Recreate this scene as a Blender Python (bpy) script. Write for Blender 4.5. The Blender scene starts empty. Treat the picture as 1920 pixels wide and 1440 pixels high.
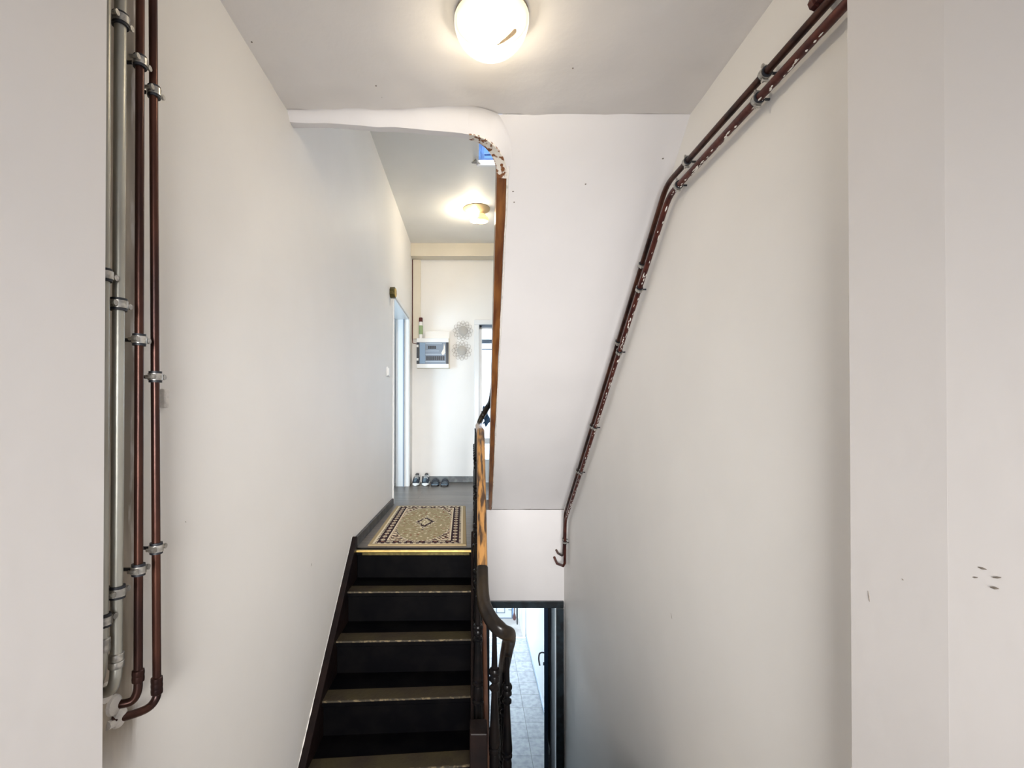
import bpy, bmesh, math, random
from mathutils import Vector, Matrix, noise
random.seed(7)
sc = bpy.context.scene
COL = sc.collection
PI = math.pi

# ---------------------------------------------------------------- camera, world, light, exposure
F = 904.0                 # focal length in pixels of the 1920 px frame
CAMH = 1.72               # camera height above the half landing (world z = 0)
PITCH = math.radians(0.45)
PX, PY = 887.0, 776.0 - F*math.tan(PITCH)
cd = bpy.data.cameras.new('camera'); cam = bpy.data.objects.new('camera', cd); COL.objects.link(cam)
cd.sensor_width = 36; cd.lens = F*36/1920
cd.shift_x = (960-PX)/1920; cd.shift_y = (PY-720)/1920
cd.clip_start = 0.02
cam.location = (0, 0, CAMH); cam.rotation_euler = (math.radians(90)+PITCH, 0, 0)
sc.camera = cam
sc.view_settings.view_transform = 'Standard'; sc.view_settings.look = 'None'
sc.view_settings.gamma = 1; sc.view_settings.use_curve_mapping = False
sc.view_settings.exposure = 0.40
w = bpy.data.worlds.new('world'); sc.world = w; w.use_nodes = True
w.node_tree.nodes['Background'].inputs[0].default_value = (0.25, 0.50, 1.0, 1)
w.node_tree.nodes['Background'].inputs[1].default_value = 0.9

def Zr(z): return z + CAMH
def area(name, loc, rot, sx, sy, power, color, spread=180):
    l = bpy.data.lights.new(name, 'AREA'); l.shape = 'RECTANGLE'; l.size = sx; l.size_y = sy
    l.energy = power; l.color = color; l.spread = math.radians(spread)
    o = bpy.data.objects.new(name, l); COL.objects.link(o); o.location = loc; o.rotation_euler = rot; return o
def point(name, loc, r, power, color):
    l = bpy.data.lights.new(name, 'POINT'); l.shadow_soft_size = r; l.energy = power; l.color = color
    o = bpy.data.objects.new(name, l); COL.objects.link(o); o.location = loc; return o
R90 = math.radians(90)
WARM = (1.0, 0.86, 0.68); COOL = (0.80, 0.90, 1.0); NEUT = (1.0, 0.97, 0.93)
# daylight of the stair window behind the camera
area('daylight_stair_window', (0.07, -1.78, Zr(-0.05)), (math.radians(84), 0, 0), 1.1, 1.3, 26, NEUT, 58)
# daylight from the glazed door of the room left of the hall
area('daylight_left_room', (-1.95, 4.1, Zr(0.35)), (0, math.radians(-90), math.radians(32)), 0.9, 0.5, 21, (0.60, 0.82, 1.0))
# daylight behind the glazed door at the end of the hall
area('daylight_end_door', (0.45, 6.35, Zr(0.2)), (-R90, 0, 0), 0.75, 1.8, 22, (0.85, 0.93, 1.0))
# added area light brightening the corridor, set at an unseen transom
area('corridor_fill_light', (0.3, 9.45, Zr(-1.35)), (math.radians(-62), 0, 0), 0.9, 0.5, 125, (0.72, 0.87, 1.0))
# daylight of the upper stairwell window
area('daylight_upper_window', (0.50, 3.55, Zr(3.3)), (math.radians(-12), math.radians(28), 0), 0.7, 0.7, 26, (0.95, 0.97, 1.0))
# ceiling lamps
# the two ceiling lamps are lit by the glowing bulbs built inside them

# ---------------------------------------------------------------- pixel -> place
def ray(x, y):
    a, b = (x-PX)/F, (PY-y)/F
    c, s = math.cos(PITCH), math.sin(PITCH)
    return Vector((a, c - b*s, s + b*c))
def onX(x, y, X): r = ray(x, y); t = X/r.x; return Vector((X, r.y*t, r.z*t + CAMH))
def onY(x, y, Y): r = ray(x, y); t = Y/r.y; return Vector((r.x*t, Y, r.z*t + CAMH))
def onZ(x, y, z): r = ray(x, y); t = z/r.z; return Vector((r.x*t, r.y*t, z + CAMH))

# ---------------------------------------------------------------- materials
def mat(name, base, rough=0.6, metal=0.0, var=0.0, vscale=6.0, bump=0.0, bscale=40.0, col2=None,
        lo=0.45, hi=0.6, det=6.0, spec=0.5, stretch=(1, 1, 1), emit=None, estr=0.0, alpha=1.0, trans=0.0):
    m = bpy.data.materials.new(name); m.use_nodes = True
    nt = m.node_tree; N = nt.nodes; L = nt.links; b = N['Principled BSDF']
    b.inputs['Base Color'].default_value = (*base, 1); b.inputs['Roughness'].default_value = rough
    b.inputs['Metallic'].default_value = metal; b.inputs['Specular IOR Level'].default_value = spec
    if trans: b.inputs['Transmission Weight'].default_value = trans
    if emit: b.inputs['Emission Color'].default_value = (*emit, 1); b.inputs['Emission Strength'].default_value = estr
    g = N.new('ShaderNodeNewGeometry')
    mp = N.new('ShaderNodeMapping'); mp.inputs['Scale'].default_value = stretch; L.new(g.outputs['Position'], mp.inputs['Vector'])
    if var or col2:
        n = N.new('ShaderNodeTexNoise'); n.inputs['Scale'].default_value = vscale; n.inputs['Detail'].default_value = det
        L.new(mp.outputs[0], n.inputs['Vector'])
        cr = N.new('ShaderNodeValToRGB'); L.new(n.outputs['Fac'], cr.inputs[0])
        cr.color_ramp.elements[0].position = lo; cr.color_ramp.elements[1].position = hi
        c2 = col2 if col2 else tuple(max(0, c*(1-var)) for c in base)
        cr.color_ramp.elements[0].color = (*c2, 1); cr.color_ramp.elements[1].color = (*base, 1)
        L.new(cr.outputs[0], b.inputs['Base Color'])
    if bump:
        n2 = N.new('ShaderNodeTexNoise'); n2.inputs['Scale'].default_value = bscale; n2.inputs['Detail'].default_value = 5
        L.new(mp.outputs[0], n2.inputs['Vector'])
        bp = N.new('ShaderNodeBump'); bp.inputs['Strength'].default_value = bump; bp.inputs['Distance'].default_value = 0.01
        L.new(n2.outputs['Fac'], bp.inputs['Height']); L.new(bp.outputs[0], b.inputs['Normal'])
    return m
M = {}
M['plaster'] = mat('painted_plaster', (0.88, 0.865, 0.84), 0.55, var=0.03, vscale=2.2, bump=0.10, bscale=14, lo=0.35, hi=0.65)
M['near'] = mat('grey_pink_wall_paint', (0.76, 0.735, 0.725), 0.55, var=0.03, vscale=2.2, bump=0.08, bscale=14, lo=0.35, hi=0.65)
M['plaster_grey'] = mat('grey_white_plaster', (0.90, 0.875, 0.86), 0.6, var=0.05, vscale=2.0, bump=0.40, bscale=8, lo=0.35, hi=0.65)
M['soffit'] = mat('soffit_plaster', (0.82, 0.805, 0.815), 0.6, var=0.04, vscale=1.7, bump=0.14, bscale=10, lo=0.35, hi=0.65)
M['rough_plaster'] = mat('rough_plaster', (0.83, 0.80, 0.76), 0.75, var=0.25, vscale=30, bump=0.6, bscale=45, lo=0.30, hi=0.45)
M['peeling'] = mat('peeling_plaster_on_wood', (0.80, 0.76, 0.70), 0.7, col2=(0.22, 0.085, 0.03), vscale=42, lo=0.44, hi=0.50, bump=0.6, bscale=50)
M['cream'] = mat('cream_paint', (0.78, 0.72, 0.60), 0.55, var=0.04, vscale=3, bump=0.08, bscale=14)
M['hall_ceil'] = mat('hall_ceiling_paint', (0.85, 0.84, 0.81), 0.6, var=0.03, vscale=2, bump=0.06, bscale=12)
M['white'] = mat('white_gloss_paint', (0.85, 0.86, 0.86), 0.3)
M['whiteplastic'] = mat('white_plastic', (0.88, 0.88, 0.87), 0.35)
M['copper'] = mat('oxidised_copper', (0.105, 0.040, 0.025), 0.33, metal=0.7, col2=(0.022, 0.011, 0.011), vscale=13, lo=0.35, hi=0.7, stretch=(1, 1, 0.25), bump=0.1)
M['copperchip'] = mat('copper_flaking_paint', (0.11, 0.028, 0.019), 0.4, metal=0.5, col2=(0.06, 0.015, 0.013), vscale=20, lo=0.4, hi=0.6, bump=0.2)
M['steel'] = mat('dull_steel_pipe', (0.50, 0.50, 0.45), 0.36, metal=0.6, col2=(0.26, 0.24, 0.20), vscale=9, lo=0.3, hi=0.7, stretch=(1, 1, 0.2), bump=0.1)
M['clamp'] = mat('galvanised_clamp', (0.60, 0.58, 0.54), 0.3, metal=0.8, var=0.4, vscale=60)
M['rubber'] = mat('black_rubber', (0.012, 0.014, 0.02), 0.5)
M['darkwood'] = mat('near_black_stair_paint', (0.0030, 0.0028, 0.0032), 0.5, col2=(0.0015, 0.0015, 0.0022), vscale=8, bump=0.12, bscale=25, spec=0.04)
M['nosing'] = mat('olive_tread_front', (0.043, 0.034, 0.016), 0.45, spec=0.25, col2=(0.028, 0.020, 0.014), vscale=7, lo=0.35, hi=0.65, bump=0.15, bscale=60)
M['wornedge'] = mat('worn_tread_edge', (0.17, 0.13, 0.07), 0.5, col2=(0.035, 0.027, 0.016), vscale=50, lo=0.50, hi=0.62)
M['stringer'] = mat('brown_black_stringer', (0.014, 0.008, 0.007), 0.42, spec=0.12, col2=(0.006, 0.0045, 0.005), vscale=9, lo=0.35, hi=0.65, bump=0.15)
M['redwood'] = mat('reddish_brown_moulding', (0.13, 0.055, 0.030), 0.4, col2=(0.05, 0.02, 0.014), vscale=9, lo=0.35, hi=0.65)
M['brownwood'] = mat('varnished_brown_wood', (0.27, 0.11, 0.030), 0.32, col2=(0.11, 0.035, 0.013), vscale=5, lo=0.35, hi=0.65, stretch=(6, 1, 1))
M['railwood'] = mat('worn_golden_handrail', (0.40, 0.20, 0.06), 0.35, col2=(0.055, 0.028, 0.014), vscale=11, lo=0.38, hi=0.56, stretch=(6, 0.9, 0.9), bump=0.2)
M['raildark'] = mat('dark_bronzed_handrail', (0.024, 0.016, 0.009), 0.3, spec=0.3, col2=(0.008, 0.006, 0.005), vscale=10, lo=0.4, hi=0.6, bump=0.1)
M['baluster'] = mat('black_brown_baluster', (0.006, 0.0045, 0.0045), 0.3, spec=0.14, col2=(0.0025, 0.0025, 0.003), vscale=14)
M['brass'] = mat('brass_strip', (0.85, 0.60, 0.20), 0.35, metal=0.6, var=0.15, vscale=30)
M['oldbrass'] = mat('aged_brass', (0.15, 0.12, 0.04), 0.35, metal=0.6, var=0.4, vscale=40)
M['bluegrey'] = mat('blue_black_door_frame', (0.022, 0.036, 0.048), 0.4, col2=(0.010, 0.014, 0.018), vscale=9, bump=0.2)
M['blackwood'] = mat('black_brown_door', (0.022, 0.016, 0.016), 0.4, var=0.4, vscale=9)
M['bluepaint'] = mat('blue_paint', (0.11, 0.26, 0.62), 0.45, var=0.3, vscale=15)
M['paleblue'] = mat('pale_blue_panel', (0.33, 0.55, 0.92), 0.4, var=0.15, vscale=6)
M['baseboard'] = mat('dark_grey_skirting', (0.060, 0.055, 0.050), 0.45, col2=(0.02, 0.019, 0.02), vscale=12, bump=0.2)
M['greyskirt'] = mat('grey_skirting', (0.13, 0.15, 0.16), 0.4, col2=(0.05, 0.06, 0.07), vscale=10)
M['darkplastic'] = mat('dark_plastic', (0.03, 0.035, 0.045), 0.3)
M['greyplastic'] = mat('grey_blue_plastic', (0.22, 0.27, 0.34), 0.35)
M['smoked'] = mat('blue_grey_clear_door', (0.30, 0.42, 0.58), 0.15)
M['paper'] = mat('white_paper', (0.88, 0.84, 0.78), 0.7)
M['green'] = mat('green_label', (0.30, 0.42, 0.22), 0.5)
M['redcap'] = mat('dark_red_cap', (0.10, 0.012, 0.012), 0.4)
M['mirror'] = mat('mirror', (0.42, 0.40, 0.37), 0.5, metal=0.1)
M['wire'] = mat('pale_wire', (0.50, 0.47, 0.43), 0.4, metal=0.1)
M['shoe'] = mat('navy_mesh_fabric', (0.030, 0.045, 0.07), 0.7, var=0.5, vscale=80)
M['shoegrey'] = mat('blue_grey_fabric', (0.16, 0.24, 0.30), 0.7, var=0.3, vscale=60)
M['sole'] = mat('white_rubber_sole', (0.85, 0.86, 0.84), 0.5)
M['slipper'] = mat('grey_blue_slipper', (0.20, 0.28, 0.36), 0.6, var=0.4, vscale=30)
M['blacksole'] = mat('black_sole', (0.01, 0.012, 0.016), 0.5)
M['opal'] = mat('opal_glass', (0.92, 0.88, 0.74), 0.25, emit=(1.0, 0.88, 0.62), estr=0.62)
M['opalhot'] = mat('opal_glass_lit', (0.95, 0.93, 0.82), 0.25, emit=(1.0, 0.95, 0.78), estr=1.1)
M['lampbase'] = mat('aged_lamp_base', (0.30, 0.26, 0.20), 0.6)
def diffuser_mat():
    m = mat('sheer_diffuser', (0.9, 0.93, 0.97), 0.8)
    nt = m.node_tree; N = nt.nodes; L = nt.links; b = N['Principled BSDF']; o = N['Material Output']
    t = N.new('ShaderNodeBsdfTranslucent'); t.inputs[0].default_value = (0.92, 0.95, 1, 1)
    mx = N.new('ShaderNodeMixShader'); mx.inputs[0].default_value = 0.6
    L.new(b.outputs[0], mx.inputs[1]); L.new(t.outputs[0], mx.inputs[2]); L.new(mx.outputs[0], o.inputs['Surface']); return m
M['diffuser'] = diffuser_mat()
def opal_mat():
    m = mat('opal_glass_lit', (0.30, 0.28, 0.23), 0.25, emit=(1.0, 0.90, 0.66), estr=0.70)
    nt = m.node_tree; N = nt.nodes; L = nt.links; b = N['Principled BSDF']; o = N['Material Output']
    t = N.new('ShaderNodeBsdfTransparent'); t.inputs[0].default_value = (1, 0.96, 0.88, 1)
    mx = N.new('ShaderNodeMixShader'); mx.inputs[0].default_value = 0.62
    L.new(t.outputs[0], mx.inputs[1]); L.new(b.outputs[0], mx.inputs[2]); L.new(mx.outputs[0], o.inputs['Surface']); return m
M['opalhot'] = opal_mat()
M['burn'] = mat('brown_scorch', (0.50, 0.36, 0.20), 0.6, var=0.4, vscale=60, emit=(0.75, 0.52, 0.30), estr=0.35)
M['bulb'] = mat('lit_bulb', (1, 0.95, 0.85), 0.3, emit=(1.0, 0.86, 0.64), estr=130)
M['bulb_big'] = mat('lit_opal_bulb', (1, 0.95, 0.85), 0.3, emit=(1.0, 0.90, 0.74), estr=260)
M['lampglass'] = mat('amber_lamp_glass', (0.9, 0.72, 0.4), 0.15, emit=(1.0, 0.75, 0.35), estr=0.7)
M['bagblue'] = mat('dark_blue_cloth', (0.02, 0.07, 0.15), 0.7, var=0.4, vscale=40)
M['redbrown'] = mat('red_brown_cloth', (0.16, 0.07, 0.07), 0.7)
M['vest'] = mat('beige_grey_floor', (0.36, 0.33, 0.31), 0.45, var=0.2, vscale=5)
M['dirt'] = mat('scraped_plaster', (0.22, 0.19, 0.16), 0.8)
M['landing'] = mat('pale_bounce_boards', (0.60, 0.52, 0.42), 0.5, var=0.2, vscale=6)  # unseen floor kept pale to bounce light onto ceiling and walls

def glass_mat():
    m = bpy.data.materials.new('window_glass'); m.use_nodes = True
    b = m.node_tree.nodes['Principled BSDF']
    b.inputs['Roughness'].default_value = 0.02; b.inputs['Transmission Weight'].default_value = 1.0
    b.inputs['Base Color'].default_value = (0.9, 0.95, 1, 1); b.inputs['IOR'].default_value = 1.05
    return m
M['glass'] = glass_mat()

def wall_left_mat():
    # painted plaster, dirty greige behind the riser pipes
    m = mat('left_wall_plaster', (0.88, 0.86, 0.83), 0.55, var=0.03, vscale=2.0, bump=0.10, bscale=12, lo=0.35, hi=0.65)
    nt = m.node_tree; N = nt.nodes; L = nt.links; b = N['Principled BSDF']
    src = b.inputs['Base Color'].links[0].from_socket
    g = N.new('ShaderNodeNewGeometry'); s = N.new('ShaderNodeSeparateXYZ'); L.new(g.outputs['Position'], s.inputs[0])
    n = N.new('ShaderNodeTexNoise'); n.inputs['Scale'].default_value = 12; n.inputs['Detail'].default_value = 6
    mp = N.new('ShaderNodeMapping'); mp.inputs['Scale'].default_value = (1, 2.5, 0.5); L.new(g.outputs['Position'], mp.inputs[0]); L.new(mp.outputs[0], n.inputs['Vector'])
    a = N.new('ShaderNodeMath'); a.operation = 'MULTIPLY_ADD'; L.new(n.outputs['Fac'], a.inputs[0]); a.inputs[1].default_value = 0.10; L.new(s.outputs['Y'], a.inputs[2])
    mr = N.new('ShaderNodeMapRange'); mr.inputs['From Min'].default_value = 1.135; mr.inputs['From Max'].default_value = 1.115
    L.new(a.outputs[0], mr.inputs['Value'])
    mz = N.new('ShaderNodeMapRange'); mz.inputs['From Min'].default_value = Zr(-0.78); mz.inputs['From Max'].default_value = Zr(-0.66); L.new(s.outputs['Z'], mz.inputs['Value'])
    mm = N.new('ShaderNodeMath'); mm.operation = 'MULTIPLY'; L.new(mr.outputs[0], mm.inputs[0]); L.new(mz.outputs[0], mm.inputs[1])
    cr = N.new('ShaderNodeValToRGB'); n3 = N.new('ShaderNodeTexNoise'); n3.inputs['Scale'].default_value = 9; L.new(mp.outputs[0], n3.inputs['Vector']); L.new(n3.outputs['Fac'], cr.inputs[0])
    cr.color_ramp.elements[0].position = 0.35; cr.color_ramp.elements[1].position = 0.65
    cr.color_ramp.elements[0].color = (0.28, 0.24, 0.19, 1); cr.color_ramp.elements[1].color = (0.52, 0.46, 0.38, 1)
    mx = N.new('ShaderNodeMix'); mx.data_type = 'RGBA'; L.new(mm.outputs[0], mx.inputs['Factor']); L.new(src, mx.inputs['A']); L.new(cr.outputs[0], mx.inputs['B'])
    L.new(mx.outputs['Result'], b.inputs['Base Color'])
    return m
M['wall_left'] = wall_left_mat()

def plank_mat():
    m = mat('grey_brown_planks', (0.3, 0.3, 0.3), 0.32, bump=0.1, bscale=60, stretch=(0.3, 4, 1))
    nt = m.node_tree; N = nt.nodes; L = nt.links; b = N['Principled BSDF']
    g = N.new('ShaderNodeNewGeometry')
    br = N.new('ShaderNodeTexBrick'); br.inputs['Scale'].default_value = 1; br.inputs['Brick Width'].default_value = 1.1; br.inputs['Row Height'].default_value = 0.15
    br.inputs['Mortar Size'].default_value = 0.002; br.inputs['Color1'].default_value = (0.15, 0.125, 0.105, 1); br.inputs['Color2'].default_value = (0.10, 0.085, 0.072, 1); br.inputs['Mortar'].default_value = (0.03, 0.025, 0.02, 1)
    L.new(g.outputs['Position'], br.inputs['Vector'])
    n = N.new('ShaderNodeTexNoise'); n.inputs['Scale'].default_value = 5; n.inputs['Detail'].default_value = 8
    mp = N.new('ShaderNodeMapping'); mp.inputs['Scale'].default_value = (0.6, 9, 1); L.new(g.outputs['Position'], mp.inputs[0]); L.new(mp.outputs[0], n.inputs['Vector'])
    mx = N.new('ShaderNodeMix'); mx.data_type = 'RGBA'; mx.blend_type = 'MULTIPLY'; mx.inputs['Factor'].default_value = 0.8
    cr = N.new('ShaderNodeValToRGB'); cr.color_ramp.elements[0].position = 0.3; cr.color_ramp.elements[1].position = 0.7
    cr.color_ramp.elements[0].color = (0.55, 0.53, 0.5, 1); cr.color_ramp.elements[1].color = (1.4, 1.4, 1.4, 1)
    L.new(n.outputs['Fac'], cr.inputs[0]); L.new(br.outputs['Color'], mx.inputs['A']); L.new(cr.outputs[0], mx.inputs['B'])
    L.new(mx.outputs['Result'], b.inputs['Base Color'])
    return m
M['planks'] = plank_mat()

def tile_mat():
    m = mat('grey_floor_tiles', (0.5, 0.5, 0.5), 0.6, spec=0.2, bump=0.05, bscale=30)
    nt = m.node_tree; N = nt.nodes; L = nt.links; b = N['Principled BSDF']
    g = N.new('ShaderNodeNewGeometry'); mp = N.new('ShaderNodeMapping'); mp.inputs['Location'].default_value = (-0.065, -0.13, 0); L.new(g.outputs['Position'], mp.inputs[0])
    br = N.new('ShaderNodeTexBrick'); br.offset = 0; br.inputs['Scale'].default_value = 1; br.inputs['Brick Width'].default_value = 0.3; br.inputs['Row Height'].default_value = 0.3
    br.inputs['Mortar Size'].default_value = 0.0035; br.inputs['Color1'].default_value = (0.36, 0.365, 0.375, 1); br.inputs['Color2'].default_value = (0.32, 0.325, 0.335, 1); br.inputs['Mortar'].default_value = (0.15, 0.15, 0.155, 1)
    L.new(mp.outputs[0], br.inputs['Vector'])
    n = N.new('ShaderNodeTexNoise'); n.inputs['Scale'].default_value = 16; n.inputs['Detail'].default_value = 8; L.new(g.outputs['Position'], n.inputs['Vector'])
    cr = N.new('ShaderNodeValToRGB'); cr.color_ramp.elements[0].position = 0.35; cr.color_ramp.elements[1].position = 0.6
    cr.color_ramp.elements[0].color = (0.72, 0.73, 0.76, 1); cr.color_ramp.elements[1].color = (1, 1, 1, 1); L.new(n.outputs['Fac'], cr.inputs[0])
    mx = N.new('ShaderNodeMix'); mx.data_type = 'RGBA'; mx.blend_type = 'MULTIPLY'; mx.inputs['Factor'].default_value = 1
    L.new(br.outputs['Color'], mx.inputs['A']); L.new(cr.outputs[0], mx.inputs['B']); L.new(mx.outputs['Result'], b.inputs['Base Color'])
    return m
M['tiles'] = tile_mat()
def rug_mat():
    m = bpy.data.materials.new('woven_rug'); m.use_nodes = True
    N = m.node_tree.nodes; b = N['Principled BSDF']; b.inputs['Roughness'].default_value = 0.9; b.inputs['Specular IOR Level'].default_value = 0.1
    a = N.new('ShaderNodeVertexColor'); a.layer_name = 'pattern'
    m.node_tree.links.new(a.outputs['Color'], b.inputs['Base Color']); return m
M['rug'] = rug_mat()

# ---------------------------------------------------------------- mesh tools
class MB:
    def __init__(s): s.v = []; s.f = []
    def add(s, v, f):
        o = len(s.v); s.v += [Vector(p) for p in v]; s.f += [tuple(i+o for i in q) for q in f]; return s
    def box(s, x0, x1, y0, y1, z0, z1):
        return s.add([(x0,y0,z0),(x1,y0,z0),(x1,y1,z0),(x0,y1,z0),(x0,y0,z1),(x1,y0,z1),(x1,y1,z1),(x0,y1,z1)],
                     [(0,3,2,1),(4,5,6,7),(0,1,5,4),(1,2,6,5),(2,3,7,6),(3,0,4,7)])
    def prism(s, poly, a, b):
        # poly: list of 3D points; extruded by vector (b-a)
        n = len(poly); d = Vector(b)-Vector(a)
        v = [Vector(p) for p in poly] + [Vector(p)+d for p in poly]
        f = [tuple(range(n))[::-1], tuple(range(n, 2*n))] + [(i, (i+1) % n, n+(i+1) % n, n+i) for i in range(n)]
        return s.add(v, f)
    def tube(s, pts, r, n=14, cap=True, prof=None):
        pts = [Vector(p) for p in pts]; m = len(pts)
        rs = r if isinstance(r, (list, tuple)) else [r]*m
        tang = []
        for i in range(m):
            a = pts[max(0, i-1)]; b = pts[min(m-1, i+1)]; tang.append((b-a).normalized())
        up = Vector((0, 0, 1)) if abs(tang[0].z) < 0.9 else Vector((1, 0, 0))
        u = tang[0].cross(up).normalized(); vs = []
        for i in range(m):
            t = tang[i]; u = (u - t*u.dot(t)).normalized(); w_ = t.cross(u) if True else None
            P = prof if prof else [(math.cos(2*PI*k/n), math.sin(2*PI*k/n)) for k in range(n)]
            for (c, d) in P: vs.append(pts[i] + (u*c + w_*d)*rs[i])
        n = len(prof) if prof else n
        f = []
        for i in range(m-1):
            for k in range(n): f.append((i*n+k, i*n+(k+1) % n, (i+1)*n+(k+1) % n, (i+1)*n+k))
        if cap: f.append(tuple(range(n))[::-1]); f.append(tuple(range((m-1)*n, m*n)))
        return s.add(vs, f)
    def lathe(s, prof, loc, n=24, axis=(0, 0, 1)):
        # prof list of (r, h) along the axis
        ax = Vector(axis).normalized(); u = ax.orthogonal().normalized(); w_ = ax.cross(u); L = Vector(loc)
        vs = []; m = len(prof)
        for (r, h) in prof:
            for k in range(n):
                a = 2*PI*k/n; vs.append(L + ax*h + (u*math.cos(a) + w_*math.sin(a))*max(r, 1e-5))
        f = []
        for i in range(m-1):
            for k in range(n): f.append((i*n+k, i*n+(k+1) % n, (i+1)*n+(k+1) % n, (i+1)*n+k))
        f.append(tuple(range(n))[::-1]); f.append(tuple(range((m-1)*n, m*n)))
        return s.add(vs, f)
    def grid(s, fn, nu, nv):
        vs = [fn(i/nu, j/nv) for j in range(nv+1) for i in range(nu+1)]
        f = [(j*(nu+1)+i, j*(nu+1)+i+1, (j+1)*(nu+1)+i+1, (j+1)*(nu+1)+i) for j in range(nv) for i in range(nu)]
        return s.add(vs, f)

def spline_pts(P, n=6):
    P = [Vector(p) for p in P]; out = []
    for i in range(len(P)-1):
        p0 = P[max(0, i-1)]; p1 = P[i]; p2 = P[i+1]; p3 = P[min(len(P)-1, i+2)]
        for k_ in range(n):
            t = k_/n
            out.append(0.5*((2*p1) + (p2-p0)*t + (2*p0-5*p1+4*p2-p3)*t*t + (3*p1-p0-3*p2+p3)*t**3))
    out.append(P[-1]); return out
def wpos(o):
    p = Vector(o.location)
    while o.parent: o = o.parent; p += o.location
    return p
def obj(name, mb, m, parent=None, smooth=False, bevel=0, label=None):
    v = mb.v
    if parent is None:
        xs = [p.x for p in v]; ys = [p.y for p in v]; zs = [p.z for p in v]
        org = Vector(((min(xs)+max(xs))/2, (min(ys)+max(ys))/2, min(zs)))
        loc = org
    else:
        org = wpos(parent); loc = Vector((0, 0, 0))
    me = bpy.data.meshes.new(name); me.from_pydata([tuple(p-org) for p in v], [], mb.f); me.update()
    bm = bmesh.new(); bm.from_mesh(me); bmesh.ops.recalc_face_normals(bm, faces=bm.faces)
    bm.to_mesh(me); bm.free()
    o = bpy.data.objects.new(name, me); COL.objects.link(o); o.location = loc
    me.materials.append(m)
    if parent: o.parent = parent
    if smooth:
        for p in me.polygons: p.use_smooth = True
        try: me.set_sharp_from_angle(angle=math.radians(40))
        except Exception: pass
    if bevel:
        b = o.modifiers.new('bevel', 'BEVEL'); b.width = bevel; b.segments = 2; b.limit_method = 'ANGLE'; b.angle_limit = math.radians(40)
    if label: o['label'] = label
    return o
def tag(o, label, cat, group=None):
    o['label'] = label; o['category'] = cat
    if group: o['group'] = group
    return o
def thing(name, loc, label, cat, group=None):
    o = bpy.data.objects.new(name, None); COL.objects.link(o); o.location = loc; o.empty_display_size = 0.1
    return tag(o, label, cat, group)
def struct(name, mb, m, parent=None, smooth=False, bevel=0):
    o = obj(name, mb, m, parent, smooth, bevel)
    if parent is None: o['kind'] = 'structure'
    return o
def B(x0, x1, y0, y1, z0, z1): return MB().box(x0, x1, y0, y1, Zr(z0), Zr(z1))

# ---------------------------------------------------------------- levels
XL, XR = -0.751, 0.89          # stairwell side walls
ZF, ZG, ZL = -0.843, -3.90, -1.72   # first floor, ground floor, half landing (below the camera)
ZC, ZH = 1.227, 2.06           # landing ceiling, hall ceiling
YW = 5.95                      # end wall of the hall
YD = 4.73                      # end of the stairwell
XI = 0.07                      # inner edge of the left flight

# ---- landing floor, hall floor, ground floor
mb = MB(); mb.box(-1.0, 1.15, -1.95, 1.93, Zr(-1.90), Zr(ZL)); mb.box(XI-0.02, XR+0.2, 1.93, 2.06, Zr(-1.90), Zr(ZL))
struct('floor', mb, M['landing'])
mb = MB(); mb.box(XL-0.15, 0.0, 3.04, YW, Zr(-0.95), Zr(ZF)); mb.box(0.0, XR+0.2, YD, YW, Zr(-0.935), Zr(ZF))
mb.box(-0.0, 0.02, 3.0, YD, Zr(-0.95), Zr(ZF))
struct('floor', mb, M['planks'])
struct('floor', B(-2.4, XL-0.15, 3.6, 5.9, -0.95, ZF), M['planks'])
struct('floor', B(-0.2, 1.2, 2.0, 8.43, -4.05, ZG), M['tiles'])
struct('floor', B(-0.2, 1.2, 8.43, 9.8, -4.2, -4.07), M['vest'])
struct('trim_1', B(-0.2, 0.93, 8.41, 8.45, -4.07, ZG+0.004), M['white'])

# ---- left wall (with the hall doorway), near walls
y0, y1, zt = 4.53, 5.61, 1.11
mb = MB(); mb.box(XL-0.15, XL, 0.90, y0, Zr(-2.2), Zr(2.4)); mb.box(XL-0.15, XL, y1, YW+0.1, Zr(-1.0), Zr(2.4)); mb.box(XL-0.15, XL, y0, y1, Zr(zt), Zr(2.4))
mb.box(XL-0.15, XL, 2.0, 4.8, Zr(-4.0), Zr(-2.2))
wl = struct('wall_left', mb, M['wall_left'])
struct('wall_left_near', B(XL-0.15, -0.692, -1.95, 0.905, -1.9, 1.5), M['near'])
mb = MB(); mb.box(XR, XR+0.15, 1.05, YW+0.1, Zr(-4.1), Zr(4.2))
wr = struct('wall_right', mb, M['plaster'])
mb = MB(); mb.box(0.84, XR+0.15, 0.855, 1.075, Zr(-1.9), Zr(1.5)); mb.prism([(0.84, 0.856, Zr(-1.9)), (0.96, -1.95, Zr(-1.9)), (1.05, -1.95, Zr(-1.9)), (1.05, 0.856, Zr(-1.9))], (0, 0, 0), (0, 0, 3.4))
wrn = struct('wall_right_near', mb, M['near'])
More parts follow.
